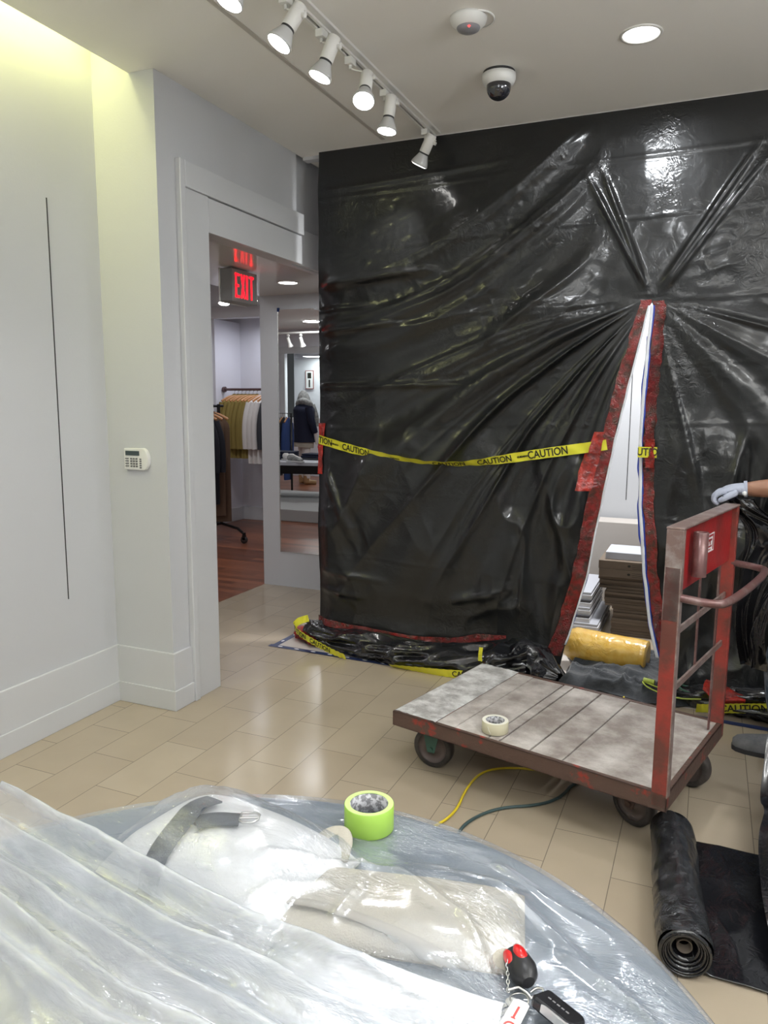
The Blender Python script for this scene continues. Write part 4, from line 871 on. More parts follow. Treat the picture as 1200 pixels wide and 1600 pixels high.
# dark drop cloth
def cloth_patch(x0, x1, y0, y1, nx, ny, h, seed, f=6, rot=0.0, edge=0.06):
    A = np.zeros((ny, nx, 3)); U, W = np.meshgrid(np.linspace(0, 1, nx), np.linspace(0, 1, ny))
    X = x0 + (x1 - x0) * U; Y = y0 + (y1 - y0) * W
    e = sstep(0, edge, np.minimum(np.minimum(U, 1 - U) * (x1 - x0), np.minimum(W, 1 - W) * (y1 - y0)))
    WX = X + 0.22 * fbm(X * 5, Y * 5, seed + 7, 3); WY = Y + 0.22 * fbm(X * 5 + 9, Y * 5, seed + 8, 3); Z = ridge2(WX * f * 0.8 + WY * 3, WY * f * 1.5, seed, 1.6) * 0.6 + ridge2(WX * f * 2.2 - WY * 4, WY * f * 3.1, seed + 1, 1.5) * 0.3 + fbm(X * 3, Y * 3, seed + 2) * 0.5
    X = X + (vn2(W * 6, 0 * W, seed + 4) - .5) * 0.08 * (1 - e) ; Y = Y + (vn2(U * 7, 0 * U + 3, seed + 5) - .5) * 0.10 * (1 - e)
    return np.stack([X, Y, 0.004 + h * Z * (0.08 + 0.92 * e)], axis=2)
tag(MB().arr(cloth_patch(-0.70, 0.16, 4.03, 4.85, 110, 100, 0.085, 501)).build('drop_cloth', M['cloth_dark']), 'rumpled dark grey drop cloth on the floor between cart and opening', 'cloth')
tag(MB().tube(chaikin([(-0.10, 4.02, 0.075), (-0.2, 4.06, 0.085), (-0.26, 4.10, 0.09), (-0.22, 4.02, 0.08), (-0.08, 3.98, 0.06), (0.04, 4.0, 0.07)], 3), 0.004, 8).tube([(-0.245, 4.09, 0.097), (-0.19, 4.08, 0.095)], 0.014, 12)
    .build('power_cable', M['cable_yg']), 'yellow-green cable with a plug end on the dark drop cloth', 'cable')
tag(MB().tube(chaikin([(-0.03, 4.30, 0.10), (0.06, 4.16, 0.10), (0.0, 4.08, 0.09), (-0.10, 4.12, 0.10), (-0.04, 4.22, 0.11), (0.08, 4.10, 0.10), (0.03, 4.02, 0.08), (-0.08, 4.05, 0.09), (-0.05, 4.18, 0.115), (0.10, 4.20, 0.10)], 3), 0.005, 8)
    .build('power_cable', M['cable_dg']), 'coiled dark green cable heaped on the drop cloth behind the cart', 'cable')

# ------------------------------------------------------------------ worker at the right edge
def skin_mesh(name, verts, edges, radii, m, parent, root=0, sub=2):
    me = bpy.data.meshes.new(name); me.from_pydata(verts, edges, []); me.update()
    o = bpy.data.objects.new(name, me); col.objects.link(o)
    s = o.modifiers.new('skin', 'SKIN'); s.use_smooth_shade = True; s.branch_smoothing = 0.3
    for i, r in enumerate(radii):
        d = me.skin_vertices[0].data[i]; d.radius = r if isinstance(r, tuple) else (r, r); d.use_root = (i == root)
    su = o.modifiers.new('sub', 'SUBSURF'); su.levels = sub; su.render_levels = sub
    me.materials.append(m)
    if parent: o.parent = parent
    return o
px_, py_ = 0.62, 3.58
person = thing('person', 'worker at the right edge, grey gloved hand over the cart, dusty jeans, grey shoes', 'person', (0, 0, 0))
V = [(0.62, 3.58, 0.97), (0.62, 3.59, 1.12), (0.61, 3.59, 1.30), (0.61, 3.58, 1.43), (0.60, 3.56, 1.53), (0.59, 3.54, 1.62), (0.57, 3.53, 1.72),   # spine, head
     (0.57, 3.74, 1.45), (0.60, 3.80, 1.20), (0.50, 3.74, 0.97), (0.46, 3.70, 0.88),          # far arm
     (0.59, 3.41, 1.45), (0.50, 3.36, 1.335), (0.40, 3.345, 1.245), (0.26, 3.345, 1.225), (0.125, 3.345, 1.212),   # near arm
     (0.60, 3.67, 0.92), (0.56, 3.72, 0.50), (0.65, 3.74, 0.09), (0.56, 3.742, 0.06),       # far leg
     (0.62, 3.48, 0.92), (0.350, 3.48, 0.52), (0.44, 3.603, 0.10), (0.39, 3.612, 0.058)]        # near leg
E_ = [(0, 1), (1, 2), (2, 3), (3, 4), (4, 5), (5, 6), (3, 7), (7, 8), (8, 9), (9, 10), (3, 11), (11, 12), (12, 13), (13, 14), (14, 15),
      (0, 16), (16, 17), (17, 18), (18, 19), (0, 20), (20, 21), (21, 22), (22, 23)]
Rr = [(.09, .14), (.085, .12), (.095, .14), (.085, .115), .055, (.085, .075), (.09, .08), .055, .045, .036, .03, .055, .048, .043, .042, .029,
      .085, .06, .033, .022, .085, .06, .033, .022]
skin_mesh('body', V, E_, Rr, M['skin'], person)
# face and hair (the head is outside the frame)
MB().lathe([(0.0, 0.105), (0.05, 0.095), (0.085, 0.06), (0.098, 0.01), (0.094, -0.03), (0.085, -0.05)], 28, Matrix.Translation((0.585, 3.535, 1.72)) @ Matrix.Rotation(0.35, 4, 'Y')).build('hair', M['hair'], person)
for s_ in (-1, 1):
    ey = MB().lathe([(0, .009), (.006, .007), (.009, 0), (.006, -.007), (0, -.009)], 12, Matrix.Translation((0.492, 3.53 + 0.030 * s_, 1.685))).build('eye', M['inkw'], person)
    MB().lathe([(0, .004), (.004, 0), (0, -.004)], 10, Matrix.Translation((0.484, 3.53 + 0.030 * s_, 1.685))).build('iris', M['hair'], ey)
    MB().tube(chaikin([(0.57, 3.53 + 0.088 * s_, 1.70), (0.585, 3.53 + 0.102 * s_, 1.69), (0.58, 3.53 + 0.098 * s_, 1.665), (0.57, 3.53 + 0.088 * s_, 1.65)], 2), 0.008, 8).build('ear', M['skin'], person)
MB().tube(chaikin([(0.492, 3.53, 1.69), (0.478, 3.53, 1.665), (0.468, 3.53, 1.650), (0.485, 3.53, 1.643)], 2), (.011, .010), 10).build('nose', M['skin'], person)
MB().tube(chaikin([(0.497, 3.505, 1.622), (0.490, 3.53, 1.620), (0.497, 3.555, 1.622)], 2), 0.005, 8).build('mouth', mat('lips', (0.24, 0.09, 0.07), 0.5), person)
# jeans
jv = [(0.62, 3.58, 1.0), (0.615, 3.58, 0.93), (0.60, 3.67, 0.86), (0.56, 3.72, 0.50), (0.61, 3.74, 0.20), (0.62, 3.745, 0.075), (0.62, 3.48, 0.86), (0.350, 3.48, 0.52), (0.385, 3.55, 0.25), (0.43, 3.590, 0.085)]
skin_mesh('jeans', jv, [(0, 1), (1, 2), (2, 3), (3, 4), (4, 5), (1, 6), (6, 7), (7, 8), (8, 9)], [(.115, .165), (.12, .17), .11, .09, .085, .085, .11, .10, .094, .092], M['denim'], person)
skin_mesh('shirt', [(0.62, 3.58, 0.95), (0.62, 3.59, 1.12), (0.61, 3.59, 1.30), (0.61, 3.58, 1.43), (0.60, 3.56, 1.50), (0.57, 3.74, 1.45), (0.59, 3.78, 1.30), (0.59, 3.41, 1.45), (0.52, 3.37, 1.36)],
          [(0, 1), (1, 2), (2, 3), (3, 4), (3, 5), (5, 6), (3, 7), (7, 8)], [(.155, .205), (.15, .20), (.155, .21), (.14, .18), .075, .095, .085, .095, .085], M['tshirt'], person, root=2)
def shoe(hx_, hy_, tx, ty, nm='shoe'):
    h = Vector((hx_, hy_, 0)); t = Vector((tx, ty, 0)); d = (t - h); L = d.length; d.normalize(); n = Vector((-d.y, d.x, 0))
    prof = [(-0.02, .030, .050), (0.0, .038, .082), (0.05, .040, .088), (0.10, .043, .088), (0.15, .049, .074), (0.20, .053, .062), (0.25, .050, .052), (0.285, .038, .042), (0.302, .018, .026)]
    nu = 24; A = np.zeros((len(prof), nu + 1, 3))
    for j, (s, w, hh) in enumerate(prof):
        for i in range(nu + 1):
            q = 2 * PI * i / nu; c, s_ = math.cos(q), math.sin(q)
            v = h + d * s + n * (w * math.copysign(abs(c) ** 0.8, c)) + Vector((0, 0, 0.018 + (hh if s_ > 0 else 0.004) * abs(s_) ** 0.9 * (1 if s_ > 0 else -1) + 0.002)); A[j, i] = v
    m_ = MB().arr(A); o = m_.build(nm, M['shoe'], person)
    so = MB(); A2 = []
    outl = [(s, w + 0.005) for s, w, _ in prof] + [(0.306, 0)] + [(s, -w - 0.005) for s, w, _ in prof[::-1]] + [(-0.03, 0)]
    so.prism([((h + d * s + n * w).x, (h + d * s + n * w).y) for s, w in outl], 0.001, 0.021); so.build('sole', M['sole'], o)
    la = MB()
    for k in range(4):
        c_ = h + d * (0.10 + k * 0.022); z_ = 0.098 - k * 0.010
        la.tube([c_ + n * 0.022 + Vector((0, 0, z_ - 0.01)), c_ + Vector((0, 0, z_ + 0.002)), c_ - n * 0.022 + Vector((0, 0, z_ - 0.01))], 0.0028, 6)
    la.build('laces', M['greyfab'], o)
shoe(0.480, 3.60, 0.225, 3.630); shoe(0.68, 3.74, 0.42, 3.745)
# gloved hand closing on the plastic above the cart's far corner: wrist -> palm -> five bent fingers
gv, ge, gr = [], [], []
def chain(pts, rad, start=None):
    base = len(gv); last = start
    for p, r in zip(pts, rad):
        gv.append(p); gr.append(r); i = len(gv) - 1
        if last is not None: ge.append((last, i))
        last = i
    return base
gl = MB().tube([(0.146, 3.345, 1.214), (0.130, 3.344, 1.214), (0.110, 3.341, 1.214), (0.088, 3.338, 1.212), (0.068, 3.335, 1.206), (0.054, 3.334, 1.198)],
               [(.031, .028), (.033, .025), (.038, .023), (.043, .020), (.043, .017), (.036, .010)], 20, flat=(0, 0, 1))
hand_root = gl.build('glove', M['glove'], person, subd=1)
fingers = [(3.300, 0.97), (3.322, 1.06), (3.345, 1.0), (3.366, 0.84)]
for y_, s_ in fingers:
    pts = [(0.078, 3.335 + (y_ - 3.333) * 0.9, 1.206), (0.050, y_, 1.201), (0.050 - 0.020 * s_, y_ - 0.002, 1.186), (0.046 - 0.018 * s_, y_ - 0.004, 1.166), (0.062 - 0.012 * s_, y_ - 0.004, 1.153)]
    skin_mesh('glove_finger', pts, [(0, 1), (1, 2), (2, 3), (3, 4)], [.0130, .0135, .0125, .0115, .0095], M['glove'], hand_root, sub=2)
skin_mesh('glove_thumb', [(0.112, 3.312, 1.206), (0.088, 3.292, 1.192), (0.064, 3.284, 1.178), (0.046, 3.288, 1.166)], [(0, 1), (1, 2), (2, 3)], [.017, .0145, .0125, .0095], M['glove'], hand_root, sub=2)
skin_mesh('glove_palm_coating', [(0.118, 3.328, 1.196), (0.094, 3.325, 1.190), (0.074, 3.322, 1.182)], [(0, 1), (1, 2)], [(.016, .020), (.017, .024), (.012, .022)], M['gloveblack'], hand_root, sub=2)
MB().tube([(0.150, 3.345, 1.215), (0.138, 3.345, 1.214)], [0.0335, 0.033], 24).build('glove_cuff', M['glove'], hand_root)
MB().lathe([(0, .010), (.007, .007), (.010, 0), (.007, -.007), (0, -.010)], 14, Matrix.Translation((0.140, 3.312, 1.200))).build('cuff_button', M['inkw'], hand_root)

# black plastic gathered in the hand, spilling right behind the handle, and the heavy drape at the frame's edge
def drape(rows, nu, nv, amp, freq, seed, m, name, label, ph=0.0):
    """rows: list of (left point, right point) from top to bottom; folds run down the sheet"""
    A = np.zeros((nv, nu, 3)); n = len(rows)
    Lf = chaikin([r[0] for r in rows], 3); Rf = chaikin([r[1] for r in rows], 3)
    for j in range(nv):
        t = j / (nv - 1) * (len(Lf) - 1); i = min(int(t), len(Lf) - 2); f = t - i
        a = Lf[i].lerp(Lf[i + 1], f); b = Rf[i].lerp(Rf[i + 1], f)
        for k in range(nu):
            u = k / (nu - 1); p = a.lerp(b, u); v = j / (nv - 1)
            d = amp * (float(ridge2(u * freq + v * 1.5, v * 2.0, seed, 1.3)) + 0.4 * float(ridge2(u * freq * 2.0 - v, v * 4, seed + 1, 1.4)) + 0.15 * float(ridge2(u * freq * 4, v * 9, seed + 2, 1.4)))
            A[j, k] = (p.x + 0.3 * d * math.sin(u * 9 + v * 5), p.y - d, max(p.z, 0.004) + 0.2 * d * (1 if p.z > .05 else 0.4))
    return tag(MB().arr(A).build(name, m), label, 'plastic sheet')
drape([((0.055, 3.35, 1.175), (0.16, 3.38, 1.165)), ((0.075, 3.37, 1.125), (0.24, 3.40, 1.10)), ((0.135, 3.41, 1.06), (0.42, 3.42, 1.04)), ((0.150, 3.44, 0.97), (0.50, 3.44, 0.97)), ((0.15, 3.46, 0.86), (0.34, 3.44, 0.86)), ((0.15, 3.50, 0.62), (0.24, 3.46, 0.66)), ((0.20, 3.58, 0.42), (0.26, 3.52, 0.42))],
      110, 150, 0.06, 3, 601, M['black_gloss'], 'gathered_polythene', 'crumpled glossy black plastic gathered under the gloved hand behind the push handle')
drape([((0.40, 3.26, 0.95), (0.9, 3.2, 1.0)), ((0.35, 3.24, 0.60), (0.9, 3.1, 0.62)), ((0.262, 3.18, 0.44), (0.9, 3.05, 0.45)), ((0.255, 3.08, 0.28), (0.9, 2.9, 0.3)), ((0.240, 2.92, 0.12), (0.9, 2.7, 0.16)), ((0.255, 2.78, 0.17), (0.9, 2.55, 0.2)), ((0.225, 2.62, 0.14), (0.92, 2.40, 0.14)), ((0.235, 2.40, 0.09), (0.92, 2.25, 0.09)), ((0.27, 2.22, 0.03), (0.93, 2.15, 0.03))],
      110, 190, 0.05, 6, 611, M['black_gloss'], 'polythene_drape', 'shiny black plastic hanging down to the floor at the right edge, covering the legs')

# ------------------------------------------------------------------ round table with everything under clear film
TX, TY, TR, TZ = -0.530, 0.588, 0.697, 0.75
t = thing('round_table', 'round table draped in a grey-blue plastic cover, in the foreground', 'table', (TX, TY, 0))
MB().lathe([(0, TZ), (TR - 0.01, TZ), (TR - 0.002, TZ - 0.006), (TR - 0.002, TZ - 0.03), (0, TZ - 0.03)], 96).build('table_top', M['greyfab'], t)
MB().lathe([(0, TZ - 0.03), (0.05, TZ - 0.03), (0.05, 0.08), (0.28, 0.03), (0.30, 0.0), (0, 0)], 48).build('pedestal', M['dsteel'], t)
mb = MB(); nr, na = 90, 200; A = np.zeros((nr, na + 1, 3))
for j in range(nr):
    s = j / (nr - 1) * (TR + 0.42)
    for i in range(na + 1):
        q = 2 * PI * (i % na) / na; wv = float(ridge2(math.cos(q) * 4 + 20, math.sin(q) * 4 + 20, 71, 1.5)); w2 = 0.5 + 0.5 * math.sin(q * 17 + 3 * wv)
        if s <= TR: r = s; z = TZ + 0.0015 + 0.003 * float(ridge2(s * math.cos(q) * 7 + 9, s * math.sin(q) * 7 + 9, 73, 3)) * min(1, (TR - s) / 0.05)
        else:
            e = s - TR; r = TR + 0.004 + 0.06 * (e / 0.42) * w2; z = TZ - e
        A[j, i] = (r * math.cos(q), r * math.sin(q), z)
tag(mb.arr(A).build('table_cover', M['greycloth']), 'grey-blue plastic cover laid over the round foreground table', 'table cover').location = (TX, TY, 0)

def se(u, v, p=3.0): return np.clip(1 - np.abs(u) ** p, 0, 1) ** 0.5 * np.clip(1 - np.abs(v) ** p, 0, 1) ** 0.5
# each covered item: centre, half sizes, rotation, height, seed
ITEMS = dict(
    white_bag=(-0.715, 1.000, 0.185, 0.130, math.radians(-8), 0.086, 3.0),
    tote=(-0.410, 0.995, 0.205, 0.090, math.radians(13), 0.034, 4.0),
    white_pack=(-0.345, 0.765, 0.160, 0.105, math.radians(2), 0.050, 2.6),
    long_bundle=(-0.850, 0.680, 0.34, 0.130, math.radians(-12), 0.062, 2.6),
    grey_pack=(-0.560, 0.520, 0.26, 0.12, math.radians(5), 0.050, 2.6))
def item_h(key, X, Y):
    cx, cy, a, b, r, h, p = ITEMS[key]; dx = X - cx; dy = Y - cy
    u = (dx * math.cos(r) + dy * math.sin(r)) / a; v = (-dx * math.sin(r) + dy * math.cos(r)) / b
    return h * se(u, v, p) * (0.92 + 0.14 * fbm(X * 5, Y * 5, int(abs(cx) * 100), 2)) * (np.abs(u) < 1) * (np.abs(v) < 1)
def item_mesh(key, m, name, label, cat, seed):
    cx, cy, a, b, r, h, p = ITEMS[key]; n = 60
    U, W = np.meshgrid(np.sin(np.linspace(-PI / 2, PI / 2, n)) * 0.999, np.sin(np.linspace(-PI / 2, PI / 2, n)) * 0.999)
    X = cx + a * U * math.cos(r) - b * W * math.sin(r); Y = cy + a * U * math.sin(r) + b * W * math.cos(r)
    inn = item_h(key, X, Y); Z = TZ + 0.006 + inn * (0.93 + 0.05 * ridge2(X * 12, Y * 12, seed, 2))
    m_ = MB().arr(np.stack([X, Y, Z], axis=2)); m_.arr(np.stack([X, Y, 0 * Z + TZ + 0.0055], axis=2)[:, ::-1])
    return tag(m_.build(name, m), label, cat)
wb = item_mesh('white_bag', M['whitefab'], 'white_bag', 'white padded bag with a charcoal strap under clear film, far left of the table', 'bag', 1)
tb = item_mesh('tote', M['beigefab'], 'beige_tote', 'beige canvas tote lying flat under clear film beside the lime tape roll', 'bag', 2)
wp = item_mesh('white_pack', M['whitefab'], 'white_garment_pack', 'white folded garment under clear film in front of the beige tote', 'garment', 3)
lb = item_mesh('long_bundle', M['greyfab'], 'garment_bundle', 'long pale grey garment bundle under clear film along the left foreground', 'garment', 4)
gp = item_mesh('grey_pack', M['greyfab'], 'grey_garment_pack', 'pale grey folded garment under clear film at the bottom edge', 'garment', 5)
def hz(key, x, y): return TZ + 0.008 + float(item_h(key, np.array([x]), np.array([y]))[0])
# strap with buckle on the white bag
def strap_on(key, pts, w, m, nm, parent, lift=0.004):
    P = chaikin(pts, 3); V = []
    for i, p in enumerate(P):
        d = (P[min(i + 1, len(P) - 1)] - P[max(i - 1, 0)]).normalized(); n = Vector((-d.y, d.x, 0)) * w / 2
        for q in (p - n, p, p + n): V.append((q.x, q.y, hz(key, q.x, q.y) + lift + q.z))
    F = [(i * 3 + k, i * 3 + k + 1, i * 3 + k + 4, i * 3 + k + 3) for i in range(len(P) - 1) for k in range(2)]
    return MB().add(V, F, True).build(nm, m, parent, solid=0.003)
strap_on('white_bag', [(-0.775, 1.045, 0), (-0.785, 1.005, 0.006), (-0.775, 0.95, 0.004), (-0.79, 0.87, 0)], 0.042, M['strap'], 'strap', wb)
s2_ = strap_on('white_bag', [(-0.755, 0.965, 0), (-0.735, 0.985, 0.002), (-0.695, 1.005, 0)], 0.036, M['strap'], 'strap', wb)
zz = hz('white_bag', -0.68, 1.012) + 0.008
MB().tube(chaikin([(-0.700, 1.020, zz), (-0.672, 1.034, zz), (-0.660, 1.006, zz), (-0.688, 0.990, zz), (-0.700, 1.020, zz)], 1), 0.0022, 8).tube([(-0.693, 1.004, zz + .001), (-0.664, 1.018, zz + .001)], 0.0018, 8).build('buckle', M['steel'], s2_)
# tote handle loop, and a shadow streak painted as a dark band
MB().tube(chaikin([(-0.590, 1.060, TZ + 0.03), (-0.585, 1.105, TZ + 0.042), (-0.562, 1.125, TZ + 0.046), (-0.540, 1.105, TZ + 0.042), (-0.530, 1.060, TZ + 0.03)], 3), (0.012, 0.003), 10).build('handle', M['beigefab'], tb)
strap_on('tote', [(-0.56, 0.925, 0), (-0.44, 0.93, 0), (-0.30, 0.925, 0)], 0.014, M['shadeband'], 'painted_shade_band', tb)
strap_on('long_bundle', [(-0.90, 0.78, 0), (-0.86, 0.72, 0), (-0.80, 0.69, 0)], 0.05, M['strap'], 'strap', lb)
strap_on('grey_pack', [(-0.62, 0.66, 0), (-0.56, 0.63, 0), (-0.50, 0.62, 0)], 0.05, M['strap'], 'strap', gp)

# the clear film: a membrane relaxed over the items, plus long gathered ridges
G = 300; gx = np.linspace(TX - TR - 0.02, TX + TR + 0.02, G); gy = np.linspace(TY - TR - 0.02, TY + TR + 0.02, G)
GX, GY = np.meshgrid(gx, gy)
ob = np.zeros_like(GX)
for k_ in ITEMS: ob = np.maximum(ob, item_h(k_, GX, GY) + 0.010 * (item_h(k_, GX, GY) > 0))
Hm = ob.copy()
for it in range(45):
    s_ = (np.roll(Hm, 2, 0) + np.roll(Hm, -2, 0) + np.roll(Hm, 2, 1) + np.roll(Hm, -2, 1)) / 4
    Hm = np.maximum(ob, s_ * 0.975)
for it in range(6): Hm = np.maximum(ob, (np.roll(Hm, 1, 0) + np.roll(Hm, -1, 0) + np.roll(Hm, 1, 1) + np.roll(Hm, -1, 1)) / 4)
def ridge_line(H_, pts, a, w, wf):
    """sharp near side (w), soft far side (wf)"""
    best = np.full_like(GX, 1e9); sg = np.zeros_like(GX); tt = np.zeros_like(GX); P = [np.array(p) for p in pts]; n = len(P) - 1
    for i in range(n):
        d = P[i + 1] - P[i]; L = np.hypot(*d); d = d / L; t_ = np.clip((GX - P[i][0]) * d[0] + (GY - P[i][1]) * d[1], 0, L)
        ex = GX - P[i][0] - d[0] * t_; ey = GY - P[i][1] - d[1] * t_; D_ = np.hypot(ex, ey); m_ = D_ < best
        best = np.where(m_, D_, best); sg = np.where(m_, d[0] * ey - d[1] * ex, sg); tt = np.where(m_, (i + t_ / L) / n, tt)
    wob = 1 + 0.5 * (vn1(tt * 23, int(a * 1e4)) - .5)
    ww = np.where(sg > 0, wf, w)
    return H_ + a * wob * np.exp(-(best / ww) ** 1.6) * sstep(0, 0.06, tt) * sstep(1, 0.92, tt)
for pts, a, w, wf in [([(-1.0, 0.95), (-0.865, 1.02), (-0.83, 1.13)], 0.008, 0.015, 0.015),
                      ([(-0.83, 1.12), (-0.62, 1.13), (-0.51, 1.08)], 0.006, 0.012, 0.02),
                      ([(-0.62, 0.93), (-0.52, 1.02), (-0.42, 1.04), (-0.30, 0.99), (-0.22, 0.92)], 0.010, 0.008, 0.008),
                      ([(-0.50, 0.98), (-0.56, 0.92), (-0.60, 0.85)], 0.010, 0.008, 0.008),
                      ([(-0.49, 1.06), (-0.46, 0.98), (-0.47, 0.90)], 0.008, 0.006, 0.008),
                      ([(-0.44, 1.08), (-0.28, 1.10), (-0.18, 1.06), (-0.10, 1.0)], 0.008, 0.007, 0.009),
                      ([(-0.16, 1.02), (-0.05, 0.96), (0.05, 0.86)], 0.010, 0.007, 0.010),
                      ([(-0.15, 0.96), (-0.04, 0.93), (0.03, 0.90), (0.10, 0.80)], 0.008, 0.006, 0.008),
                      ([(-0.14, 0.86), (0.0, 0.80), (0.10, 0.70)], 0.009, 0.007, 0.010),
                      ([(-0.3, 1.19), (-0.2, 1.13), (-0.08, 1.08)], 0.006, 0.006, 0.008)]:
    Hm = ridge_line(Hm, pts, a, w, wf)
Hm = Hm + 0.007 * ridge2(GX * 4 + GY * 2, GY * 13 + GX * 3, 81, 1.6) * sstep(0.3, 0.6, fbm(GX * 4, GY * 4, 83, 2)) + 0.003 * ridge2(GX * 10 + GY * 8, GY * 24 - GX * 6, 85, 1.6) * sstep(0.35, 0.6, fbm(GX * 6, GY * 6, 87, 2))
rad = np.hypot(GX - TX, GY - TY)
keyflat = sstep(0.115, 0.05, np.hypot((GX + 0.165) * 1.0, (GY - 0.915) * 1.0))
Hm = Hm * (1 - keyflat) + 0.004 * keyflat
def film_h(x, y):
    i = (x - gx[0]) / (gx[1] - gx[0]); j = (y - gy[0]) / (gy[1] - gy[0]); i = min(max(int(round(i)), 0), G - 1); j = min(max(int(round(j)), 0), G - 1)
    return float(Hm[j, i])
nr, na = 240, 420; S = np.linspace(0.0, 1, nr)[:, None] ** 0.8; Q = (np.linspace(0, 1, na + 1) * 2 * PI)[None, :]
Rr_ = S * (TR + 0.10); rc = np.minimum(Rr_, TR - 0.001)
XX = TX + rc * np.cos(Q); YY = TY + rc * np.sin(Q)
I = (XX - gx[0]) / (gx[1] - gx[0]); J = (YY - gy[0]) / (gy[1] - gy[0]); i0 = np.clip(I.astype(int), 0, G - 2); j0 = np.clip(J.astype(int), 0, G - 2); fi = I - i0; fj = J - j0
HH = (Hm[j0, i0] * (1 - fi) + Hm[j0, i0 + 1] * fi) * (1 - fj) + (Hm[j0 + 1, i0] * (1 - fi) + Hm[j0 + 1, i0 + 1] * fi) * fj
ex = np.clip(Rr_ - TR, 0, 1); ed = sstep(TR - 0.05, TR, Rr_)
ZZ = TZ + 0.0065 + HH * (1 - 0.95 * ed) - ex * 1.0
XX = XX + np.cos(Q) * (0.004 * (ex > 0) + 0.10 * ex * ridge1(Q * 6, 88)); YY = YY + np.sin(Q) * (0.004 * (ex > 0) + 0.10 * ex * ridge1(Q * 6, 88))
# keep the film out of the lime tape roll
dd = np.hypot(XX + 0.545, YY - 1.208); push = np.clip(0.055 - dd, 0, 1) * (dd > 1e-4)
ZZ = np.where(dd < 0.05, np.minimum(ZZ, TZ + 0.0065), ZZ)
AF = np.stack([XX, YY, ZZ], axis=2)
tag(MB().arr(AF).build('clear_film', M['film']), 'crinkled clear plastic film spread over the things on the round table', 'plastic film')
# second thickness of film bunched over the left foreground
nu, nv = 300, 210; Us, Vs = np.meshgrid(np.linspace(0, 1, nu), np.linspace(0, 1.12, nv))
xb = -1.20 + 1.015 * Us; top = np.interp(xb, [-1.20, -1.15, -0.60, -0.40, -0.184], [0.925, 0.914, 0.803, 0.787, 0.805]); bot = np.interp(xb, [-1.2, -0.9, -0.6, -0.184], [0.80, 0.38, 0.20, 0.30])
yb = np.where(Vs <= 1, bot + (top - bot) * Vs, top + (Vs - 1) * 0.22)
I = (xb - gx[0]) / (gx[1] - gx[0]); J = (yb - gy[0]) / (gy[1] - gy[0]); i0 = np.clip(I.astype(int), 0, G - 2); j0 = np.clip(J.astype(int), 0, G - 2); fi = np.clip(I - i0, 0, 1); fj = np.clip(J - j0, 0, 1)
def samp(H_): return (H_[j0, i0] * (1 - fi) + H_[j0, i0 + 1] * fi) * (1 - fj) + (H_[j0 + 1, i0] * (1 - fi) + H_[j0 + 1, i0 + 1] * fi) * fj
dn = top - yb + 0.012 * (vn1(xb * 6, 96) - .5)                       # distance towards the viewer from the first crest
rp = lambda d0, w1, w2, a: a * np.exp(-np.abs((dn - d0) / np.where(dn < d0, w1, w2)) ** 1.5)
prof = 0.062 + rp(0.0, 0.02, 0.022, 0.038) + rp(0.060 + 0.015 * Us, 0.014, 0.012, 0.032) + rp(0.115 + 0.03 * Us, 0.018, 0.012, 0.030) + rp(0.165 + 0.02 * Us, 0.010, 0.02, 0.032) + rp(0.215, 0.015, 0.015, 0.02)
prof = prof + 0.006 * ridge2(xb * 5 + yb * 2, dn * 26, 94, 1.4) + 0.003 * ridge2(xb * 16 + yb * 12, dn * 60 - xb * 6, 95, 1.3) + 0.004 * vn1(xb * 9, 97)
prof = prof * (1 - 0.25 * sstep(0.75, 1.0, Us))
hob = samp(ob) + 0.004
zb_ = np.where(Vs <= 1, np.maximum(prof, hob), np.maximum(prof * (1 - sstep(1.0, 1.12, Vs)), samp(Hm) + 0.004))
zb_ = TZ + 0.0115 + np.maximum(zb_, samp(Hm) + 0.003 * 0)
inside = np.hypot(xb - TX, yb - TY)
zb_ = np.where(inside > TR, TZ + 0.05 + (zb_ - TZ - 0.05) * 0.8 - (inside - TR) * 0.15, zb_)
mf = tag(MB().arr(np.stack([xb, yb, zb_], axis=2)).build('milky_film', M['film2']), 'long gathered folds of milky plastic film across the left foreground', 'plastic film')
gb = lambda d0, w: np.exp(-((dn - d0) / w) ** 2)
crest_sheen = 0.55 * gb(0.002, 0.007) + 0.50 * gb(0.062 + 0.015 * Us, 0.017) + 0.42 * gb(0.118 + 0.03 * Us, 0.016) + 0.35 * gb(0.168 + 0.02 * Us, 0.007) + 0.42 * gb(0.20 + 0.02 * Us, 0.014) + 0.3 * sstep(0.62, 0.85, Us) * sstep(0.0, 0.03, dn)  # bright sheen of the crests painted into the film's opacity
crest_sheen = crest_sheen * (0.35 + 0.95 * fbm(xb * 9 + dn * 8, dn * 60, 98, 3))
ca = mf.data.attributes.new('painted_sheen', 'FLOAT', 'POINT'); ca.data.foreach_set('value', np.ascontiguousarray(crest_sheen.reshape(-1), dtype=np.float32))

# bunch of keys
kz = TZ + 0.014
kb = thing('key_bunch', 'bunch of keys with red-black fob, white tag and black car key', 'keys', (-0.170, 0.905, kz))
def kl(x, y, z=0.0): return Vector((x + 0.170, y - 0.905, z))
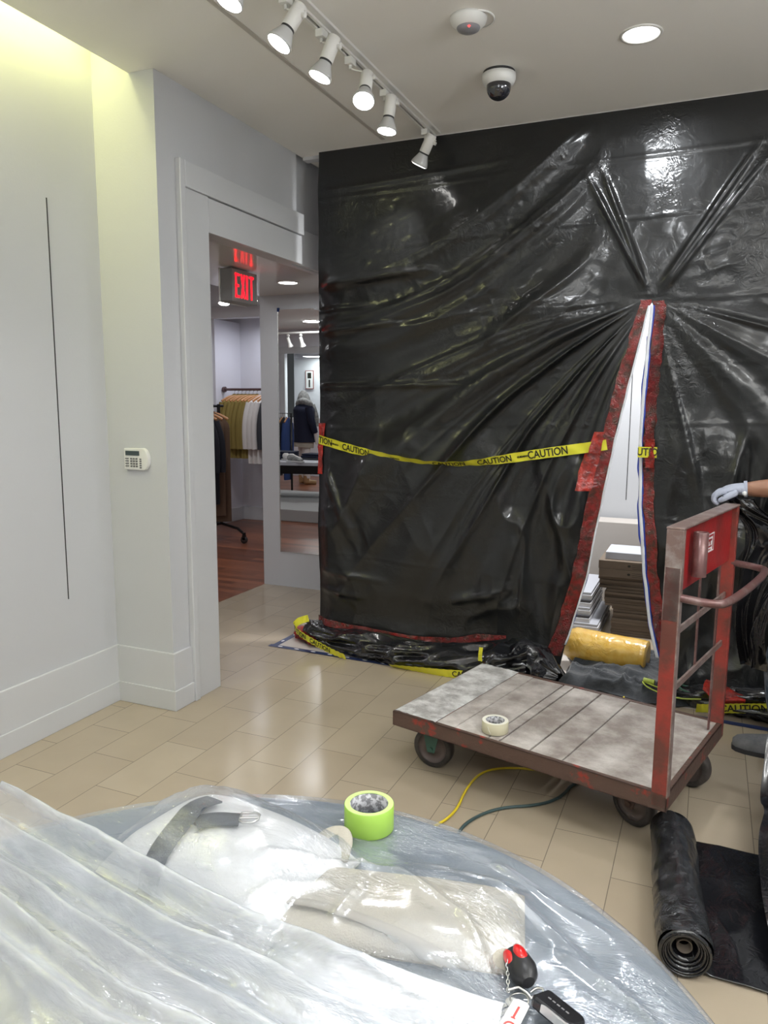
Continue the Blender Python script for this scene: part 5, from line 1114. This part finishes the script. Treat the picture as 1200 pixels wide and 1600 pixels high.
# alarm fob: rounded wedge with red sides
Fm = Matrix.Translation(kl(-0.196, 0.945, 0.014)) @ Matrix.Rotation(math.radians(-55), 4, 'Z') @ Matrix.Rotation(math.radians(18), 4, 'X')
fb = MB(); prof = [(-0.030, .010, .008), (-0.026, .016, .012), (-0.010, .019, .015), (0.008, .021, .016), (0.022, .017, .014), (0.030, .009, .008)]
A = np.zeros((len(prof), 25, 3))
for j, (s, w, h) in enumerate(prof):
    for i in range(25):
        q = 2 * PI * i / 24; v = Fm @ Vector((s, w * math.cos(q), h * math.sin(q))); A[j, i] = v
fb.arr(A); fb.add([A[0, i] for i in range(24)], [tuple(range(24))]); fb.add([A[-1, i] for i in range(24)], [tuple(range(23, -1, -1))])
fo = fb.build('alarm_fob', M['fobblack'], kb)
rp = MB()
for (c, s, a_) in ((0.006, 0.012, 1), (-0.016, -0.003, 1)):
    pass
rp.lathe([(0.0, 0.0035), (0.008, 0.003), (0.0115, 0.001), (0.012, -0.003)], 24, Fm @ Matrix.Translation((-0.010, 0.008, 0.0125)) @ Matrix.Rotation(-0.45, 4, 'X') @ Matrix.Diagonal((1.35, 0.75, 1, 1)))
rp.lathe([(0.0, 0.0035), (0.008, 0.003), (0.0115, 0.001), (0.012, -0.003)], 24, Fm @ Matrix.Translation((-0.012, -0.011, 0.0105)) @ Matrix.Rotation(0.7, 4, 'X') @ Matrix.Diagonal((1.2, 0.65, 1, 1)))
rp.build('red_button', M['fobred'], fo)
ch = MB(); c0 = kl(-0.213, 0.940, 0.020); c1 = kl(-0.203, 0.906, 0.006)
for k in range(8):
    c = c0.lerp(c1, k / 7.0); d = (c1 - c0).normalized(); n = Vector((-d.y, d.x, 0)) if k % 2 else Vector((0, 0, 1))
    ch.tube([c + d * 0.0036 * math.cos(q) + n * 0.0022 * math.sin(q) for q in [2 * PI * i / 10 for i in range(10)]], 0.0007, 6, closed=True)
ch.build('chain', M['steel'], kb)
kr = MB(); cc = kl(-0.186, 0.898, 0.004); kr.tube([cc + Vector((0.012 * math.cos(q), 0.012 * math.sin(q), 0.0012 * math.sin(2 * q))) for q in [2 * PI * i / 30 for i in range(30)]], 0.0012, 8, closed=True)
kr.tube([kl(-0.203, 0.906, 0.006), kl(-0.190, 0.912, 0.010), kl(-0.178, 0.908, 0.009), kl(-0.170, 0.902, 0.007)], 0.0022, 8); kr.build('key_ring', M['steel'], kb)
def key(x0, y0, x1, y1, z, nm='key'):
    a = kl(x0, y0, z); d = kl(x1, y1, z) - a; L = d.length; d.normalize(); Mx = basis(a, (0, 0, 1), d)
    bow = [(0.009 * math.cos(q) + 0.006, 0.009 * math.sin(q)) for q in np.linspace(0.45, 2 * PI - 0.45, 16)]
    blade = [(0.015, -0.003), (L * 0.55, -0.003), (L * 0.62, -0.0018), (L * 0.68, -0.0032), (L * .76, -0.0014), (L * 0.84, -0.003), (L * 0.92, -0.0016), (L, 0.0), (L * 0.95, 0.003), (0.015, 0.003)]
    MB().prism(bow, 0, 0.002, Mx).prism(blade, 0, 0.0018, Mx).build(nm, M['steel'], kb)
key(-0.189, 0.893, -0.222, 0.860, 0.003); key(-0.184, 0.888, -0.212, 0.846, 0.0055)
tgm = MB(); ta = kl(-0.180, 0.894, 0.008); tdir = (kl(-0.188, 0.840, 0.003) - ta); tdn = tdir.normalized(); Tm = basis(ta, (0, 0, 1), tdn)
tg = tgm.prism([(0.002, -0.006), (0.006, -0.011), (0.062, -0.012), (0.062, 0.012), (0.006, 0.011), (0.002, 0.006)], 0, 0.0012, Tm).build('white_tag', M['tagw'], kb)
MB().prism([(0.014, -0.0015), (0.034, -0.0015), (0.034, 0.0015), (0.014, 0.0015)], 0.0013, 0.0016, Tm).prism([(0.034, -0.003), (0.036, -0.003), (0.036, 0.003), (0.034, 0.003)], 0.0013, 0.0016, Tm) \
    .lathe([(0.008, 0.0013), (0.008, 0.0017), (0.0055, 0.0017), (0.0055, 0.0013)], 24, Tm @ Matrix.Translation((0.050, 0.001, 0))).build('red_print', M['tagr'], tg)
# car key
ck0 = kl(-0.165, 0.903, 0.010); ck1 = kl(-0.105, 0.868, 0.008); dd_ = (ck1 - ck0); Lc = dd_.length; Cm = basis(ck0, (0.12, 0.22, 1), dd_)
outl = [(0.004, -0.016), (0.010, -0.0185), (Lc - 0.008, -0.0185), (Lc, -0.012), (Lc, 0.012), (Lc - 0.008, 0.0185), (0.010, 0.0185), (0.004, 0.016)]
c_ = MB().prism(outl, -0.004, 0.012, Cm).build('car_key', M['carblack'], kb, bevel=0.004, seg=3)
MB().prism([(0.022, -0.0195), (Lc - 0.006, -0.0195), (Lc - 0.003, -0.0145), (0.030, -0.0145)], 0.0, 0.0112, Cm).build('silver_side', M['silver'], c_, bevel=0.001)
lt = MB()
for k in range(5): lt.prism([(0.018 + k * 0.0072, -0.001), (0.0225 + k * 0.0072, -0.001), (0.0225 + k * 0.0072, 0.0012), (0.018 + k * 0.0072, 0.0012)], 0.0121, 0.0124, Cm)
lt.build('silver_lettering', M['silver'], c_)
MB().tube(chaikin([kl(-0.174, 0.912, 0.008), kl(-0.168, 0.918, 0.012), kl(-0.158, 0.918, 0.014), kl(-0.158, 0.908, 0.013), kl(-0.170, 0.903, 0.009)], 2), 0.0018, 8).build('clip', M['steel'], kb)

# ------------------------------------------------------------------ passage and neighbouring shop
ex_ = thing('exit_sign', 'red lit EXIT sign in a grey housing hanging in the passage', 'exit sign', (-2.865, 4.31, 2.40))
MB().box((-0.07, -0.145, -0.215), (0.022, 0.145, -0.012)).box((-0.05, -0.06, -0.012), (0.0, 0.06, 0)).build('housing', M['grey_sign'], ex_, bevel=0.004)
MB().box((-0.078, -0.150, -0.218), (-0.07, 0.150, -0.006)).build('back_plate', M['wplastic'], ex_)
LH, LW, LS = 0.150, 0.046, 0.0145
for n_, (letter, y0) in enumerate(zip('EXIT', (-0.112, -0.052, 0.010, 0.046))):
    q = MB(); z0, z1 = -0.188, -0.188 + LH
    def bar_(a, b, c, d_): q.box((0.0222, y0 + a, z0 + c), (0.0245, y0 + b, z0 + d_))
    if letter == 'E': bar_(0, LS, 0, LH); bar_(0, LW, 0, LS); bar_(0, LW * .9, LH / 2 - LS / 2, LH / 2 + LS / 2); bar_(0, LW, LH - LS, LH)
    elif letter == 'I': bar_(0, LS * 1.3, 0, LH)
    elif letter == 'T': bar_(0, LW * 1.15, LH - LS, LH); bar_(LW * .575 - LS / 2, LW * .575 + LS / 2, 0, LH)
    else:
        for s in (0, 1):
            e = [(0, 0), (LS * 1.05, 0), (LW * 1.08, LH), (LW * 1.08 - LS * 1.05, LH)]
            if s: e = [(LW * 1.08 - x, y) for x, y in e][::-1]
            q.add([(0.0222 + 0.0003 * s, y0 + x, z0 + y) for x, y in e] + [(0.0245 + 0.0003 * s, y0 + x, z0 + y) for x, y in e], [(3, 2, 1, 0), (4, 5, 6, 7), (0, 1, 5, 4), (1, 2, 6, 5), (2, 3, 7, 6), (3, 0, 4, 7)])
    q.build('red_letter', M['exit_red'], ex_)
# emergency lamp unit beside it
em = thing('wall_lamp_unit', 'small white fitting hanging left of the exit sign', 'lamp', (-4.62, 6.7, 3.05))
MB().box((-0.07, -0.05, -0.44), (0.07, 0.05, -0.18)).box((-0.02, -0.02, -0.18), (0.02, 0.02, 0)).build('housing', M['wplastic'], em, bevel=0.008)
MB().box((-0.04, -0.055, -0.36), (0.04, -0.05, -0.32)).box((-0.04, -0.055, -0.28), (0.04, -0.05, -0.24)).build('grille', M['grey_lens'], em)

def shop_track(x0, y0, x1, y1, z, label, hds):
    t = thing('light_track', label, 'light track', (0, 0, z)); MB().tube([(x0, y0, -0.02), (x1, y1, -0.02)], (0.02, 0.02), 8).build('rail', M['wmetal'], t)
    for u in (0.1, 0.5, 0.9): MB().tube([(x0 + (x1 - x0) * u, y0, -0.02), (x0 + (x1 - x0) * u, y0, 3.05 - z)], 0.008, 8).build('suspension_rod', M['wmetal'], t)
    for k, (u, d, lab) in enumerate(hds):
        hx_, hy_ = x0 + (x1 - x0) * u, y0 + (y1 - y0) * u
        t = thing('track_spotlight', lab, 'spotlight', (hx_, hy_, z - 0.04), group='spotlights in the neighbouring shop')
        D = Vector(d).normalized(); Bm = basis(Vector((0, 0, -0.1)) + D * 0.14, -D)
        MB().box((-0.02, -0.02, -0.04), (0.02, 0.02, 0)).tube([(0, 0, -0.03), (0, 0, -0.1)], 0.01, 8).build('track_adapter', M['wmetal'], t)
        MB().lathe([(0, 0.18), (0.03, 0.18), (0.034, 0.17), (0.034, 0.06), (0.04, 0.05), (0.058, 0.0)], 20, Bm).build('lamp_housing', M['wmetal'], t)
        MB().lathe([(0.055, 0.001), (0, -0.004)], 20, Bm).build('lamp_face', M['lamp'], t)
shop_track(-5.6, 7.0, -3.6, 7.0, 2.86, 'white lighting track on the neighbouring shop ceiling, seen past the exit sign',
           [(0.36, (0.10, -0.25, -0.9), 'shop spotlight tilted down, left of the exit sign'), (0.53, (0.25, -0.35, -0.85), 'shop spotlight just below the exit sign'), (0.24, (-0.7, -0.2, -0.5), 'shop spotlight turned sideways near the door casing')])
shop_track(-8.6, -1.9, -4.4, -1.9, 2.86, 'lighting track reflected in the pillar mirror',
           [(0.27, (0.1, -0.4, -0.9), 'shop spotlight reflected at the left of the mirror'), (0.335, (0.1, -0.4, -0.9), 'shop spotlight reflected at the middle of the mirror')])
downlight(-5.0, 1.4, 3.05, 0.09, 'round recessed shop light reflected at the top of the mirror')
# mirror on the pillar
mr = thing('pillar_mirror', 'tall frameless mirror on the white pillar reflecting the shop', 'mirror', (-3.271, 5.431, 0.30))
MB().box((0, -0.008, 0), (0.72, -0.001, 1.985)).build('glass', M['mirror'], mr)
MB().box((-0.006, -0.010, -0.004), (0, 0, 1.99)).build('left_edge', M['steel'], mr)
MB().box((-0.006, -0.012, 1.97), (0.012, 0, 2.0)).build('corner_clip', M['blue_cloth'], mr)

def garment_mesh(w, L, dep, seed, sleeves=True, taper=1.0, hem=0.0):
    mb = MB(); nz, nu = 26, 36; A = np.zeros((nz, nu + 1, 3))
    for j in range(nz):
        v = j / (nz - 1); z = -0.06 - L * v
        sh = math.sqrt(min(1, (v + 0.01) / 0.10)); ww = w * (0.25 + 0.75 * sh) * (1 + (taper - 1) * v); dd = dep * (0.4 + 0.6 * sh)
        for i in range(nu + 1):
            q = 2 * PI * (i % nu) / nu; fo = 1 + 0.22 * v * (float(vn1(np.array([q * 3.2 + seed * 7.3]), seed)[()] if False else vn1(np.array([q * 3.2 + seed]), seed)[0]) - 0.5) * 2
            A[j, i] = (ww * math.cos(q), dd * math.sin(q) * fo, z - 0.05 * (1 - sh) * 0 + (0.055 * (1 - abs(math.cos(q))) if j == 0 else 0))
    mb.arr(A); mb.add([A[-1, i] for i in range(nu)], [tuple(range(nu))]); mb.add([A[0, i] for i in range(nu)], [tuple(range(nu - 1, -1, -1))])
    if sleeves:
        for s in (-1, 1):
            mb.tube(chaikin([(s * w * 0.86, 0, -0.12), (s * w * 1.12, 0.005, -0.30), (s * w * 1.16, 0.012, -0.50), (s * w * 1.12, 0.01, -0.68)], 2), 0.042, 12)
    return mb
def hang(name, label, cat, m, w, L, dep, loc, rz, seed, sleeves, group, taper=1.0, proto=None):
    if proto:
        o = proto.copy(); col.objects.link(o); o.location = loc; o.rotation_euler = (0, 0, rz); o['label'] = label
        for c in proto.children: d = c.copy(); col.objects.link(d); d.parent = o
        return o
    t = thing(name, label, cat, loc, rz, group)
    garment_mesh(w, L, dep, seed, sleeves, taper).build('cloth_body', m, t)
    MB().tube(chaikin([(-w * 0.92, 0, -0.10), (-w * 0.4, 0, -0.045), (0, 0, -0.03), (w * 0.4, 0, -0.045), (w * 0.92, 0, -0.10)], 2), [(0.011, 0.016)] * 17, 10).build('hanger', M['hanger'], t)
    MB().tube(chaikin([(0, 0, -0.03), (0, 0, 0.015), (0.018, 0, 0.03), (0.0, 0, 0.048), (-0.018, 0, 0.03)], 2), 0.003, 6).build('hanger_hook', M['steel'], t)
    return t
# wall rail in the niche
rl = thing('clothes_rail', 'brown metal clothes rail across the white shop niche', 'clothes rail', (0, 0, 1.70))
MB().tube([(-5.66, 8.05, 0), (-3.6, 8.05, 0)], 0.016, 12).tube([(-5.66, 8.05, 0), (-5.63, 8.05, 0)], 0.035, 14).build('tube', M['railm'], rl)
def rlx(px): return -5.647 + (px - 347) * (0.60 / 64)
ord_ = ['leftmost', 'second from the left', 'third from the left', 'fourth from the left', 'fifth from the left', 'sixth from the left', 'rightmost']
pro = None
for k in range(7):
    o = hang('olive_shirt', 'olive shirt on the shop rail, %s of the olive ones' % ord_[k], 'shirt', M['olive_fab'], 0.19, 0.74, 0.035, (-5.50 + k * 0.055, 8.05, 1.655), math.radians(62 + 3 * (k % 3)), 3, True, 'olive shirts on the shop rail', proto=pro); pro = pro or o
pro = None
for k in range(3):
    o = hang('white_shirt', 'white long-sleeved shirt on the shop rail, %s of the three white ones' % ['left', 'middle', 'right'][k], 'shirt', M['white_cloth'], 0.19, 0.80, 0.038, (-5.11 + k * 0.065, 8.05, 1.655), math.radians(60), 5, True, 'white shirts on the shop rail', 1.0, proto=pro); pro = pro or o
pro = None
for k in range(3):
    o = hang('dark_coat', 'black long coat on the shop rail, %s after the white shirts' % ['first', 'second', 'third'][k], 'coat', M['black_fab'] if k else M['char_fab'], 0.19, 1.12, 0.04, (-4.90 + k * 0.075, 8.05, 1.655), math.radians(62), 8, True, 'dark coats on the shop rail', proto=pro); pro = pro or o
# rolling rack
rk = thing('rolling_rack', 'black rolling clothes rack just inside the neighbouring shop', 'clothes rack', (0, 0, 0))
MB().tube([(-5.15, 7.22, 0.14), (-5.15, 7.22, 1.52)], 0.018, 12).tube([(-5.62, 7.42, 0.14), (-5.40, 7.33, 0.15), (-5.15, 7.22, 0.15), (-4.80, 7.04, 0.14), (-4.66, 6.95, 0.10)], 0.016, 10).tube([(-5.15, 7.22, 0.15), (-5.30, 6.20, 0.15)], 0.016, 10).build('frame', M['rackm'], rk)
MB().tube([(-5.15, 7.30, 1.50), (-5.30, 6.10, 1.50)], 0.015, 12).tube([(-5.30, 6.20, 0.14), (-5.30, 6.20, 1.50)], 0.018, 12).build('top_bar', M['rackm'], rk)
for (x, y) in ((-4.655, 6.94), (-5.63, 7.42), (-5.0, 6.05), (-5.6, 6.25)):
    c = MB().tube([(x, y, 0.12), (x, y, 0.06)], 0.02, 10).box((x - 0.02, y - 0.012, 0.04), (x + 0.02, y + 0.012, 0.09)).build('caster', M['rackm'], rk)
    MB().lathe([(0, -.012), (0.04, -.012), (0.04, .012), (0, .012)], 20, Matrix.Translation((x, y, 0.041)) @ Matrix.Rotation(PI / 2, 4, 'X')).build('wheel', M['rubber'], c)
MB().tube([(-5.30, 6.20, 0.15), (-5.0, 6.05, 0.13)], 0.016, 8).tube([(-5.30, 6.20, 0.15), (-5.6, 6.25, 0.13)], 0.016, 8).build('rear_foot', M['rackm'], rk)
for k, (mm_, L_, nm, lab) in enumerate([('brown_fab', 1.20, 'brown_dress', 'long brown dress on the rolling rack, furthest back'), ('brown_fab', 1.12, 'brown_dress', 'brown dress on the rolling rack behind the black coats'),
                                     ('black_fab', 0.98, 'black_coat', 'black coat on the rolling rack, third from the front'), ('black_fab', 0.95, 'black_coat', 'black coat on the rolling rack, second from the front'), ('black_fab', 0.93, 'black_coat', 'black coat on the rolling rack, nearest the passage')]):
    hang(nm, lab, 'garment', M[mm_], 0.20 + 0.006 * k, L_, 0.05, (-5.165 - 0.012 * k, 7.12 - k * 0.10, 1.452), math.radians(14), 20 + k, k > 1, 'garments on the rolling rack')

# things seen in the pillar mirror: mannequin, display table, platform rug, rack, notice
mq = thing('mannequin', 'white mannequin in navy jacket and grey scarf reflected in the mirror', 'mannequin', (-7.05, -1.75, 0), 0.6)
def limb(p, r): return MB().tube(chaikin(p, 2), list(np.interp(np.linspace(0, 1, len(chaikin(p, 2))), np.linspace(0, 1, len(r)), r)), 14)
bd = limb([(0, 0, 0.85), (0, 0, 1.1), (0, 0, 1.35), (0, 0, 1.52)], [.13, .11, .15, .06]); bd.build('torso', M['wplastic'], mq)
for s in (-1, 1):
    limb([(s * .08, 0, 0.92), (s * .09, 0.01, 0.5), (s * .10, 0, 0.12)], [.09, .075, .06]).build('white_trousers', M['white_cloth'], mq)
    MB().tube(chaikin([(s * .10, .06, .05), (s * .10, 0, .05), (s * .12, -.17, .03)], 2), 0.045, 12).tube([(s * .10, .02, .04), (s * .10, .02, .17)], 0.055, 12).build('boot', M['tan'], mq)
    limb([(s * .20, 0, 1.45), (s * .25, -.02, 1.2), (s * .24, -.10, 0.98)], [.075, .07, .055]).build('sleeve', M['navy'], mq)
    limb([(s * .24, -.10, 1.0), (s * .22, -.14, 0.84), (s * .21, -.15, 0.76)], [.035, .03, .02]).build('hand', M['wplastic'], mq)
limb([(0, 0, 0.80), (0, 0, 1.1), (0, 0, 1.40), (0, 0, 1.52)], [.21, .20, .21, .10]).build('navy_jacket', M['navy'], mq)
limb([(0, 0.02, 0.70), (0, 0, 0.90)], [.19, .19]).build('beige_top', M['beigefab'], mq)
MB().tube([Vector((0.13 * math.cos(q), 0.10 * math.sin(q), 1.54 + 0.03 * math.sin(q * 2))) for q in [2 * PI * i / 24 for i in range(24)]], 0.06, 12, closed=True).tube(chaikin([(0.08, -.13, 1.5), (0.1, -.2, 1.3), (0.08, -.21, 1.1)], 2), 0.05, 10).tube([(0, 0, 1.5), (0, 0.01, 1.62), (0.01, 0.02, 1.70), (0.02, 0.02, 1.76)], [.13, .12, .09, .04], 16).build('scarf', M['scarf'], mq)
dt = thing('display_table', 'black display table of shoes and folded clothes reflected in the mirror', 'table', (-5.75, 1.15, 0), -0.25)
MB().box((-0.75, -0.42, 0.655), (0.75, 0.42, 0.70)).build('pale_top', M['greyboard'], dt); MB().box((-0.75, -0.42, 0.535), (0.75, 0.42, 0.654)).build('black_apron', M['rackm'], dt)
for x in (-0.7, 0.7):
    for y in (-0.37, 0.37): MB().box((x - .025, y - .025, 0.162), (x + .025, y + .025, 0.535)).build('leg', M['rackm'], dt)
rg = tag(MB().box((-6.4, 0.45, 0), (-4.45, 2.35, 0.16)).build('low_platform', M['rug'], bevel=0.01), 'low pale grey display platform on the wood floor, reflected in the mirror', 'platform')
dt.location = (-5.75, 1.15, 0.0)
for i, (x, y, rz, m_, lab) in enumerate([(-5.52, 1.27, 0.4, 'white_cloth', 'white sneaker on the display table reflected in the mirror, front one'), (-5.66, 1.20, 0.5, 'white_cloth', 'white sneaker on the display table reflected in the mirror, rear one'), (-5.42, 1.44, 0.3, 'scarf', 'grey shoe on the display table reflected at the mirror edge')]):
    t = thing('sneaker', lab, 'shoe', (x, y, 0.702), rz, 'shoes on the display table')
    MB().tube([(-.14, 0, .05), (-.12, 0, .055), (-.06, 0, .055), (.0, 0, .045), (.08, 0, .035), (.14, 0, .028)], [(.03, .03), (.042, .045), (.042, .048), (.042, .038), (.046, .028), (.03, .018)], 14, flat=(0, 0, 1)).build('upper', M[m_], t)
    MB().box((-.15, -.045, 0), (.15, .045, .018)).build('sole', M['inkw'], t, bevel=.006)
for i in range(4):
    tag(MB().box((-6.02 + .01 * i, 0.86, 0.702 + i * .03), (-5.68, 1.16 - .01 * i, 0.73 + i * .03)).build('folded_jumper', M['navy'], bevel=0.012, seg=3), 'navy folded jumper on the reflected display table, %s of its pile' % ['lowest', 'second from the bottom', 'third from the bottom', 'topmost'][i], 'jumper', 'folded jumpers on the display table')
for i in range(3):
    tag(MB().box((-5.60 + .01 * i, 0.72, 0.702 + i * .03), (-5.30, 1.0 - .01 * i, 0.73 + i * .03)).build('folded_jumper', M['navy' if i else 'char_fab'], bevel=0.012, seg=3), 'dark folded jumper near the table front in the mirror, %s of the pile' % ['lowest', 'middle', 'topmost'][i], 'jumper', 'folded jumpers on the display table')
r2 = thing('clothes_stand', 'dark clothes stand with coats reflected left of the mannequin', 'clothes rack', (-6.70, -0.35, 0))
MB().tube([(-0.33, 0, 0.02), (-0.33, 0, 1.36), (0.28, 0.17, 1.36), (0.28, 0.17, 0.02)], 0.018, 10).build('frame', M['rackm'], r2)
for i, (c_, L_) in enumerate([('char_fab', 0.85), ('black_fab', 0.9), ('char_fab', 0.95), ('black_fab', 0.85), ('blue_cloth', 1.0)]):
    hang('hanging_coat', 'dark coat on the reflected clothes stand, %s from the left' % ['first', 'second', 'third', 'fourth', 'fifth', 'sixth', 'seventh'][i], 'coat', M[c_], 0.17, L_, 0.045, (-6.96 + 0.115 * i, -0.33 + 0.032 * i, 1.315), math.radians(80), 40 + i, True, 'coats on the reflected clothes stand')
nt = thing('wall_notice', 'small framed notice with a red-brown border and dark figures, reflected in the mirror', 'notice', (-8.10, -3.88, 2.03))
MB().box((-0.10, 0, -0.20), (0.10, 0.012, 0.20)).build('frame', mat('red_brown_frame', (0.30, 0.10, 0.09), 0.5), nt)
MB().box((-0.085, 0.012, -0.185), (0.085, 0.014, 0.185)).build('card', M['inkw'], nt)
MB().box((-0.045, 0.014, 0.03), (0.045, 0.016, 0.15)).box((-0.018, 0.014, -0.16), (0.018, 0.016, 0.0)).build('dark_figures', M['ink'], nt)
